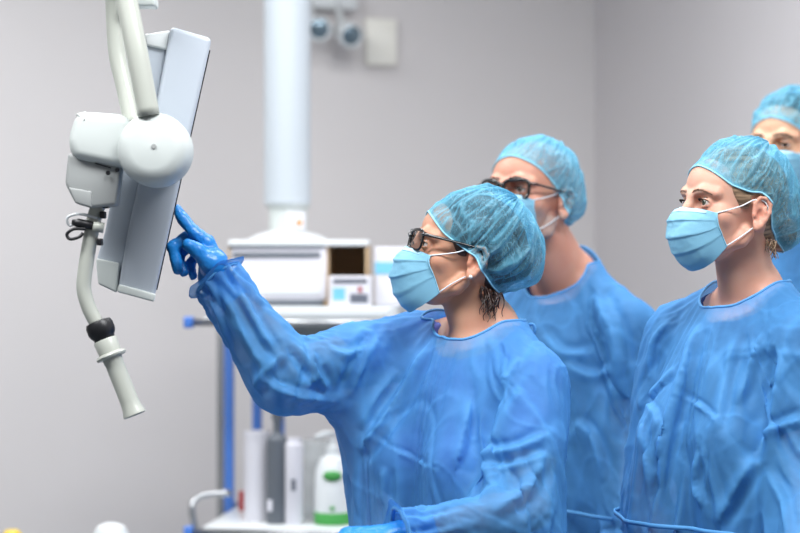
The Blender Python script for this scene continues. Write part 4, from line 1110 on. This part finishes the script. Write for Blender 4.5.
# ------------------------------------------------------------------ the room: a corner seen slantwise
CX, CY = .68, 6.6
ul = unit(A(-.94, -.34, 0)); ur = unit(A(.34, -.94, 0))
def slab(name, a, b, z0, z1, mat, n, th=.12, kind='structure'):
    """vertical wall from a to b, thickness away from the room (n)"""
    V = [p+A(0, 0, z) for z in (z0, z1) for p in (a, b, b+n*th, a+n*th)]
    o = mesh_obj(name, V, [(0, 1, 5, 4), (1, 2, 6, 5), (2, 3, 7, 6), (3, 0, 4, 7), (4, 5, 6, 7), (3, 2, 1, 0)], mat, smooth=False); o['kind'] = kind
    bm = bmesh.new(); bm.from_mesh(o.data); bmesh.ops.recalc_face_normals(bm, faces=bm.faces[:]); bm.to_mesh(o.data); bm.free(); return o
C0 = A(CX, CY, 0); CEIL = 2.95
slab('wall_back', C0+ul*7.5, C0-ul*.0, 0, CEIL, M['wall'], -ur)
slab('wall_right', C0, C0+ur*8.5, 0, CEIL, M['wall2'], -ul)
fl = [C0-ur*.12-ul*.12, C0+ul*7.6-ur*.12, C0+ul*7.6+ur*8.5, C0+ur*8.5-ul*.12]
def plate(name, pts, z0, z1, mat):
    V = [A(p[0], p[1], z) for z in (z0, z1) for p in pts]; o = mesh_obj(name, V, [(0, 1, 2, 3), (7, 6, 5, 4)]+[(i, 4+i, 4+(i+1) % 4, (i+1) % 4) for i in range(4)], mat, smooth=False); o['kind'] = 'structure'
    bm = bmesh.new(); bm.from_mesh(o.data); bmesh.ops.recalc_face_normals(bm, faces=bm.faces[:]); bm.to_mesh(o.data); bm.free(); return o
plate('floor', fl, -.1, 0, M['floor']); plate('ceiling', fl, CEIL, CEIL+.1, M['ceil'])
for nm, a, b, n in (('baseboard_back', C0+ul*7.5, C0, ur), ('baseboard_right', C0, C0+ur*8.5, ul)):
    slab(nm, a+n*.001, b+n*.001, 0, .09, M['white'], n, th=.015)

def wallpt(px, py, off=0):
    """point on the back wall seen at a pixel"""
    d = P(px, py, 1)-A(0, 0, CAMZ); t = ((C0-A(0, 0, 0))@ur)/(d@ur); return A(0, 0, CAMZ)+d*t+ur*off
WR = (-ul, -ur, A(0, 0, 1))       # axes of things mounted on the back wall

# two-headed lamp and cream plate on the wall
t = empty('emergency_light', wallpt(333, 45), 'white wall light with two round grey lamp heads beside the column', 'light')
bevbox('mounting_box', wallpt(330, 2, .03), (.16, .06, .06), WR, M['white'], t, .01)
for hx, hy, ax in ((306, 33, A(.1, -1, -.25)), (335, 39, A(.45, -1, -.35))):
    c = wallpt(hx, hy, .14); tube('lamp_stem', [wallpt(hx-3, 4, .05), wallpt(hx, hy-6, .09), c], .012, M['white'], t)
    h = lathe('lamp_head', [(.0, .075), (.02, .072), (.036, .05), (.041, .015), (.041, -.03), (.036, -.034), (.034, -.028)], c, -A(*ax), M['white'], t)
    lathe('lamp_lens', [(.0345, .0), (.025, .006), (.0, .010)], c+unit(ax)*.026, ax, M['reflector'], h)
t = bevbox('wall_plate', wallpt(379.5, 43, .014), (.108, .028, .158), WR, M['cream'], None, .008); tag(t, 'cream rectangular cover plate high on the grey wall', 'wall plate')

# ------------------------------------------------------------------ shelf rack
D0 = 5.15; RR = rotz(-7)
def S(px, py, D=D0): return P(px, py, D)
rack = empty('shelf_rack', S(300, 300)*A(1, 1, 0), 'steel shelf rack with blue posts holding supplies against the wall', 'rack')
zu, zl = S(0, 318)[2], S(0, 517)[2]
def rp(u, v, z): c = S(300, 300)*A(1, 1, 0); return c+u*RR[0]+v*RR[1]+A(0, 0, z)
UL, UR, VF, VB = -.205, .34, -.28, .22
for z, nm in ((zu, 'upper'), (zl, 'lower'), (.25, 'low')):
    bevbox('shelf', rp((UL+UR)/2, (VF+VB)/2, z), (UR-UL, VB-VF, .018), RR, M['white'], rack, .003)
    for v in (VF-.012, VB+.012):
        tube('shelf_rail', [rp(UL-.03, v, z-.004), rp(UR+.03, v, z-.004)], .010, M['steel'], rack, seg=10)
        for u in (UL-.035, UR+.035): bevbox('rail_cap', rp(u, v, z-.004), (.024, .026, .030), RR, M['blue'], rack, .004)
for u in (UL-.036, UL+.045, UL+.110, UR-.02):
    bevbox('post', rp(u, VB-.012, zu/2-.008), (.026, .022, zu-.016), RR, M['blue'], rack, .003)
bevbox('post', rp(UL-.062, VB-.012, zu/2-.008), (.018, .018, zu-.016), RR, M['steel'], rack, .003)
for u in (UL, UR): tube('foot_rail', [rp(u, VF, .03), rp(u, VB+.03, .03)], .014, M['steel'], rack)
for u in (UL, UR):
    tube('front_leg', [rp(u, VF-.012, .02), rp(u, VF-.012, .25)], .011, M['steel'], rack, seg=10)
tube('side_handle', [rp(UL-.02, VF, zl+.0), rp(UL-.03, VF, zl+.06), rp(UL-.01, VF+.03, zl+.085), rp(UL+.06, VF+.06, zl+.09)], .009, M['steel'], rack, smooth_n=5)

zt = S(0, 305)[2]
bevbox('white_tray', rp(.045, (VF+VB)/2-.005, (zu+.009+zt-.0005)/2), (.47, VB-VF-.0, zt-.0005-zu-.009), RR, M['white'], rack, .004)
bevbox('under_panel', rp(.09, 0, zu-.045), (.42, .30, .070), RR, M['plastic3'], rack, .004)
def boxat(name, x0, x1, y0, y1, D, dep, mat, par=None, bev=.004, z0=None):
    """box whose front shows the given pixel rectangle; z0 overrides the base height"""
    a, b = P(x0, y0, D), P(x1, y1, D); zz0 = b[2] if z0 is None else z0; c = A((a[0]+b[0])/2, D+dep/2, (a[2]+zz0)/2)
    return bevbox(name, c, (b[0]-a[0], dep, a[2]-zz0), I3, mat, par, bev)
# white open-fronted unit
t = empty('storage_unit', P(298, 305, 5.0)*A(1, 1, 0)+A(0, 0, zt), 'white open-fronted cabinet with a drawer panel on the upper shelf', 'cabinet')
a, b = P(228, 240, 5.0), P(369, 300, 5.0); z0 = zt; W_ = b[0]-a[0]; Hh = a[2]-z0; cx = (a[0]+b[0])/2
bevbox('top_panel', (cx, 5.16, a[2]-.008), (W_, .32, .016), I3, M['white'], t, .004)
bevbox('bottom_panel', (cx, 5.16, z0+.006), (W_, .32, .012), I3, M['card'], t, .003)
bevbox('back_panel', (cx, 5.315, z0+Hh/2), (W_, .01, Hh-.02), I3, M['card'], t, .002)
for x in (a[0]+.005, b[0]-.005): bevbox('side_panel', (x, 5.16, z0+Hh/2), (.010, .31, Hh-.02), I3, M['card'], t, .002)
mx_ = P(327, 0, 5.0)[0]
fr = bevbox('front_panel', ((a[0]+mx_)/2, 5.02, z0+Hh*.52), (mx_-a[0]-.004, .03, Hh*.86), I3, M['paper'], t, .004)
bevbox('slot', ((a[0]+mx_)/2-.003, 5.003, z0+Hh*.78), (mx_-a[0]-.03, .006, .012), I3, M['greyplas'], fr, .001)
bevbox('slot', ((a[0]+mx_)/2-.003, 5.003, z0+Hh*.90), (mx_-a[0]-.01, .006, .006), I3, M['greyplas'], fr, .001)
bevbox('plinth', ((a[0]+mx_)/2+.04, 5.01, z0+.009), (mx_-a[0]-.10, .04, .016), I3, M['greyplas'], t, .001)
bevbox('printed_label', ((a[0]+mx_)/2+.006, 5.003, z0+Hh*.40), (mx_-a[0]-.05, .004, Hh*.42), I3, M['white'], fr, .001)
bevbox('divider', (mx_, 5.15, z0+Hh/2), (.010, .28, Hh-.02), I3, M['card'], t, .002)
# dish and column standing on the unit
t = empty('equipment_column', (P(290, 0, 5.16)[0], 5.16, a[2]), 'tall white round column on a domed base rising to the ceiling', 'column')
cxp = P(288, 0, 5.16)[0]
lathe('domed_base', [(.108, 0), (.108, .006), (.085, .016), (.066, .022), (.062, .024), (0, .026)], (cxp, 5.16, a[2]+.0005), (0, 0, 1), M['white'], t, 56)
lathe('collar', [(.052, .024), (.052, .085), (.058, .09), (.060, .10), (0, .10)], (cxp, 5.16, a[2]), (0, 0, 1), M['plastic'], t, 48)
lathe('column_tube', [(.064, .10), (.064, CEIL-a[2]), (0, CEIL-a[2])], (cxp-.002, 5.16, a[2]), (0, 0, 1), M['column'], t, 56)
lb = bevbox('paper_label', (cxp+.024, 5.16-.0535, a[2]+.052), (.05, .012, .05), I3, M['paper'], t, .002)
bevbox('orange_mark', (cxp+.034, 5.16-.0600, a[2]+.048), (.016, .002, .014), I3, M['orange'], lb, .0005)
# small labelled carton, printer box etc
o = boxat('carton', 329, 371, 276, 305, 4.885, .10, M['paper'], None, .003, z0=zt)
o = tag(o, 'small white printed carton in front of the open cabinet', 'carton')
a = P(330, 279, 4.884)
pr = [((333, 367), (279, 283), 'ink'), ((350, 368), (294, 303), 'ink'), ((358, 362), (287, 292), 'red'), ((333, 345), (288, 300), 'cyan')]
for (x0, x1), (y0, y1), mm in pr: boxat('printed_patch', x0, x1, y0, y1, 4.8835, .002, M[mm], o, 0)
o = boxat('supply_box', 374, 412, 247, 305, 5.02, .2, M['paper'], None, .006, z0=zt); tag(o, 'white box with a pale blue band at the right end of the upper shelf', 'box')
boxat('printed_band', 375, 411, 262, 274, 5.0185, .002, M['cyan'], o, 0)
# lower shelf
zs = zl+.0095
def zpx(py, D): return P(0, py, D)[2]
def cylp(name, cx_, w, y0, D, mat, label, cat, prof=None, par=None):
    c = P(cx_, 0, D); r = w/2/F*D; top = zpx(y0, D); h = top-zs
    o = lathe(name, prof(r, h) if prof else [(r*.96, 0), (r, .004), (r, h-.004), (r*.96, h), (0, h)], (c[0], c[1], zs), (0, 0, 1), mat, par, 36)
    if label: tag(o, label, cat)
    return o
o = cylp('canister', 257, 26, 431, 5.02, M['paper'], 'white cylindrical wipes canister with a cap, leftmost on the lower shelf', 'canister', lambda r, h: [(r*.96, 0), (r, .004), (r, h*.93), (r*1.04, h*.93), (r*1.04, h), (0, h)])
t = cylp('spray_bottle', 277, 21, 432, 4.96, M['greyplas'], 'slate grey bottle with a narrow neck between two white containers', 'bottle', lambda r, h: [(r*.96, 0), (r, .004), (r, h*.92), (r*.6, h*.97), (r*.38, h), (r*.38, h+.03), (r*.5, h+.032), (r*.5, h+.055), (0, h+.058)])
bevbox('label', (P(270, 0, 4.93)[0], 4.922, zs+.05), (.012, .002, .03), I3, M['paper'], t, .0005)
t = cylp('spray_can', 294, 18, 438, 4.94, M['paper'], 'slim white spray can with a small dark label mark', 'bottle', lambda r, h: [(r*.9, 0), (r, .004), (r, h*.93), (r*.8, h*.95), (r*.8, h), (0, h)])
bevbox('label', (P(294, 0, 4.94)[0], 4.94-.0245, zs+.105), (.012, .002, .03), I3, M['ink'], t, .0005)
t = cylp('glass_jar', 314, 40, 440, 5.12, M['clear'], 'translucent jar behind the soap bottle', 'jar')
c = P(333, 0, 4.95); rr = .048; hh = zpx(455, 4.95)-zs
t = lathe('soap_bottle', [(rr*.92, 0), (rr, .006), (rr*1.02, hh*.4), (rr*.95, hh*.78), (rr*.7, hh*.95), (rr*.38, hh), (0, hh)], (c[0], c[1], zs), (0, 0, 1), M['white'], None, 40)
tag(t, 'white pump bottle with a green oval logo at the right of the lower shelf', 'bottle')
lathe('green_band', [(rr*1.0, .0), (rr*1.035, .008), (rr*1.03, .03), (rr*1.0, .032)], (c[0], c[1], zs+.001), (0, 0, 1), M['green'], t, 40)
def curved_patch(name, w, h, z, r, mat, par, n=16):
    V, Fc = [c+A(0, -r, z)], []; V[0] = A(c[0], c[1]-r, zs+z)
    for k in range(24):
        a_ = 2*PI*k/24; x = w/2*math.cos(a_); V.append(A(c[0]+r*math.sin(x/r), c[1]-r*math.cos(x/r), zs+z+h/2*math.sin(a_)))
    return mesh_obj(name, V, [(0, 1+k, 1+(k+1) % 24) for k in range(24)], mat, par, solid=.001)
curved_patch('oval_logo', .052, .028, hh*.72, rr*1.02, M['green'], t); curved_patch('leaf_logo', .014, .012, .045, rr*1.045, M['green'], t)
lathe('pump_neck', [(.018, 0), (.018, .022), (.008, .026), (.006, .055), (0, .055)], (c[0], c[1], zs+hh), (0, 0, 1), M['white'], t, 24)
tube('pump_spout', [A(c[0]+.008, c[1], zs+hh+.055), A(c[0]-.02, c[1]-.01, zs+hh+.058), A(c[0]-.045, c[1]-.02, zs+hh+.048)], .007, M['white'], t)
o = bevbox('red_clip', (P(243, 0, 5.2)[0], 5.2, zs+.028), (.022, .02, .055), I3, M['red'], None, .004); tag(o, 'small red plastic clip behind the white canister', 'clip')

# side trolley at the bottom left with two lids just in view
t = empty('side_trolley', (P(70, 0, 4.6)[0], 4.6, 0), 'low white trolley at the lower left, almost out of view', 'trolley')
xx = P(70, 0, 4.6)[0]; zt2 = .66
bevbox('trolley_top', (xx, 4.62, zt2-.012), (.56, .4, .024), I3, M['white'], t, .006)
for dx in (-.25, .25):
    for dy in (-.17, .17): tube('leg', [A(xx+dx, 4.62+dy, 0), A(xx+dx, 4.62+dy, zt2-.024)], .012, M['steel'], t, seg=10)
cc = P(111, 0, 4.6); hz = zpx(523, 4.6)-zt2
o = lathe('round_canister', [(.048, 0), (.05, .004), (.052, hz*.6), (.050, hz*.75), (.034, hz*.95), (.015, hz), (0, hz)], (cc[0], cc[1], zt2), (0, 0, 1), M['white'], None, 40); tag(o, 'white domed canister lid peeping up at the bottom left', 'canister')
cc = P(12, 0, 4.6); hz = zpx(530, 4.6)-zt2
o = lathe('yellow_jar', [(.022, 0), (.024, .004), (.024, hz-.01), (.015, hz), (0, hz)], (cc[0], cc[1], zt2), (0, 0, 1), M['yellow'], None, 32); tag(o, 'yellow lid at the bottom left corner', 'jar')

# ------------------------------------------------------------------ articulated monitor on its arm
t = empty('monitor_arm', P(150, 150, 3.3), 'white medical monitor seen edge-on, hanging from a jointed tubular arm with a handle', 'monitor')
def pix_prism(name, pts, D, dep, mat, skew=-.15, par=None, bev=.006, seg=3):
    poly = [(P(x, y, D)[0], P(x, y, D)[2]) for x, y in pts]; cxm = np.mean([p[0] for p in poly]); czm = np.mean([p[1] for p in poly])
    d = unit(A(skew, 1, 0)); return prism(name, [(x-cxm, z-czm) for x, z in poly], 0, dep, mat, par, bev, seg, ax=(A(1, 0, 0), d, A(0, 0, 1)), org=(cxm, D, czm))
hs = pix_prism('screen_housing', [(171, 26), (212, 38), (154, 300), (118, 290), (127, 236), (139, 180), (158, 95)], 3.25, .36, M['plastic2'], par=t, bev=.008)
e0, e1 = P(209.8, 48, 3.25), P(156.2, 290, 3.25); dy_ = unit(A(-.15, 1, 0)); vz = unit(e0-e1); nx = unit(np.cross(dy_, vz)); nx = nx if nx[0] > 0 else -nx
sc_ = bevbox('screen', (e0+e1)/2+dy_*.18+nx*.0005, (.004, .31, float(np.linalg.norm(e0-e1))), (nx, dy_, vz), M['screen'], hs, .001)
bk = pix_prism('rear_housing', [(144, 36), (170, 31), (160, 95), (141, 180), (129, 236), (121, 288), (98, 281), (96, 262), (105, 232), (116, 172), (131, 110)], 3.275, .30, M['plastic2'], par=t, bev=.007)
pix_prism('rear_cap', [(144, 34), (170, 30), (167, 50), (146, 45)], 3.268, .32, M['white'], par=bk, bev=.004)
pix_prism('bottom_lip', [(119, 284), (156, 294), (154, 302), (117, 292)], 3.244, .37, M['plastic'], par=hs, bev=.003)
hc = P(151.5, 147.5, 3.10); R0 = 37/F*3.12
hub = lathe('joint_hub', [(0, .001), (R0*.55, .0), (R0*.80, -.004), (R0*.93, -.014), (R0*1.0, -.034), (R0*1.0, -.075), (R0*.96, -.085), (R0*.7, -.09), (R0*.7, -.13), (0, -.13)], hc, (0, -1, .03), M['plastic'], t, 64)
lathe('hub_screw', [(.0042, .0), (.0036, .0015), (0, .0015)], hc+A(.004, -.0012, .002), (0, -1, .03), M['plastic3'], hub, 20)
ch = pix_prism('arm_housing', [(76, 113), (84, 111), (126, 114), (134, 128), (128, 168), (112, 166), (72, 158), (67, 140)], 3.13, .11, M['plastic'], skew=-.1, par=t, bev=.016, seg=5)
pix_prism('lower_housing', [(68, 153), (122, 163), (117, 205), (92, 208), (75, 203), (65, 184)], 3.145, .085, M['plastic3'], skew=-.1, par=t, bev=.006)
pix_prism('housing_cover', [(68, 187), (92, 191), (92, 208), (75, 203)], 3.1435, .08, M['plastic3'], skew=-.1, par=t, bev=.003)
pix_prism('lower_bezel', [(96, 258), (120, 263), (117, 293), (98, 284)], 3.262, .32, M['plastic'], par=bk, bev=.004)
tube('seam_mark', [P(95, 163, 3.141), P(111, 168, 3.141)], .0012, M['black'], ch, seg=6)
for x, y in ((117, 170), (108, 173)): lathe('screw', [(.004, 0), (.003, .002), (0, .002)], P(x, y, 3.139), (0, -1, 0), M['black'], ch, 12)
tube('front_arm_tube', [P(116, -60, 3.14), P(125, -8, 3.135), P(137, 52, 3.12), P(149, 116, 3.115)], .0182, M['tube'], t, seg=24, smooth_n=8)
tube('rear_arm_tube', [P(113, -60, 3.24), P(114, 0, 3.235), P(117, 52, 3.23), P(124, 84, 3.22), P(133, 125, 3.20)], .0150, M['tube'], t, seg=24, smooth_n=8)
top_ = P(114, -62, 3.19)
lathe('ceiling_joint', [(0, -.05), (.05, -.05), (.062, -.04), (.062, .04), (.05, .05), (0, .05)], top_, (0, 1, 0), M['plastic'], t, 40)
tube('ceiling_pole', [top_+A(0, 0, .03), A(top_[0], top_[1], CEIL-.04)], .028, M['tube'], t, seg=24)
lathe('ceiling_rose', [(0, -.05), (.06, -.05), (.10, -.015), (.10, 0), (0, 0)], (top_[0], top_[1], CEIL-.0005), (0, 0, 1), M['plastic'], t, 40)
bevbox('arm_bracket', P(142, 3, 3.22), (.05, .05, .016), I3, M['plastic'], t, .004)
hp = tube('handle_tube', [P(103, 195, 3.18), P(95, 215, 3.18), P(90, 240, 3.18), P(85, 272, 3.18), P(84, 290, 3.18), P(89, 308, 3.18), P(98, 326, 3.18)], .0125, M['tube'], t, seg=24, smooth_n=8)
ax = unit(P(133, 415, 3.17)-P(98, 327, 3.18)); o0 = P(97.5, 321, 3.18)
hr = lathe('handle_ring', [(.013, 0), (.021, .002), (.0235, .008), (.0235, .020), (.021, .026), (.018, .030), (.018, .034)], o0, ax, M['black'], t, 40)
lathe('handle_grip', [(.0195, .034), (.0205, .036), (.0195, .058), (.0250, .060), (.0265, .063), (.0250, .066), (.0172, .068), (.0158, .080), (.0158, .145), (.0170, .158), (.0195, .166), (.0200, .170), (.0175, .171), (0, .165)], o0, ax, M['tube'], t, 44)
tube('white_cable', [P(97, 218, 3.17), P(80, 214, 3.16), P(68, 217, 3.16), P(69, 225, 3.165), P(76, 224, 3.165)], .0024, M['white'], t, seg=8, smooth_n=6)
tube('connector', [P(72, 222, 3.165), P(78, 223, 3.165), P(94, 226, 3.165)], [.0045, .0078, .0070], M['black'], t, seg=16)
tube('connector_sleeve', [P(93, 226, 3.165), P(104, 228, 3.168)], .0088, M['tube'], t, seg=16)
tube('black_cable', [P(86, 229, 3.162), P(74, 229, 3.16), P(67, 234, 3.16), P(70, 239, 3.16), P(79, 237, 3.16), P(83, 233, 3.162)], .0028, M['black'], t, seg=8, smooth_n=6)
for x, y, w_, h_ in ((106, 206, .010, .008), (103, 215, .009, .012), (100, 242, .008, .012)): bevbox('plug', P(x, y, 3.17), (w_, .02, h_), I3, M['black'], t, .002)

# ------------------------------------------------------------------ ceiling lights and an added world fill through the open side behind the camera
def area(n, loc, sx, sy, e, rot=(0, 0, 0), col=(1, 1, 1)):
    l = bpy.data.lights.new(n, 'AREA'); l.shape = 'RECTANGLE'; l.size = sx; l.size_y = sy; l.energy = e; l.color = col
    o = bpy.data.objects.new(n, l); COL.objects.link(o); o.location = loc; o.rotation_euler = rot; return o
for i, (x, y, e) in enumerate(((-1.3, 4.3, 38), (-1.3, 2.4, 48), (.5, 2.3, 60), (.45, 4.2, 30))):
    lt = area('ceiling_panel_light', (x, y, CEIL-.03), 1.2, .6, e, col=(.97, .985, 1))
w = bpy.data.worlds.new('ambient_fill'); SC.world = w; w.use_nodes = True
bg = w.node_tree.nodes['Background']; bg.inputs[1].default_value = .48
wt = N(w.node_tree, 'ShaderNodeTexCoord'); sx_ = N(w.node_tree, 'ShaderNodeSeparateXYZ'); w.node_tree.links.new(wt.outputs['Generated'], sx_.inputs[0])
cr = N(w.node_tree, 'ShaderNodeValToRGB'); cr.color_ramp.elements[0].position = .40; cr.color_ramp.elements[0].color = (.20, .21, .23, 1); cr.color_ramp.elements[1].position = .62; cr.color_ramp.elements[1].color = (.93, .96, 1, 1)  # lower half darkened so less fill reaches the bottom of the walls
ma_ = N(w.node_tree, 'ShaderNodeMath', operation='MULTIPLY_ADD'); ma_.inputs[1].default_value = .5; ma_.inputs[2].default_value = .5
w.node_tree.links.new(sx_.outputs[2], ma_.inputs[0]); w.node_tree.links.new(ma_.outputs[0], cr.inputs[0]); w.node_tree.links.new(cr.outputs[0], bg.inputs[0])
vs = SC.view_settings; vs.view_transform = 'Standard'; vs.look = 'None'; vs.gamma = 1; vs.exposure = .06; vs.use_curve_mapping = False
SC.cycles.max_bounces = 8; SC.cycles.transparent_max_bounces = 16
try: SC.cycles.use_denoising = True
except Exception: pass

# ------------------------------------------------------------------ the four people
for who in (person_reaching, person_watching, person_behind, person_edge):
    t_ = time.time(); who(); print(who.__name__, round(time.time()-t_, 1))
print('script', round(time.time()-T0, 1))
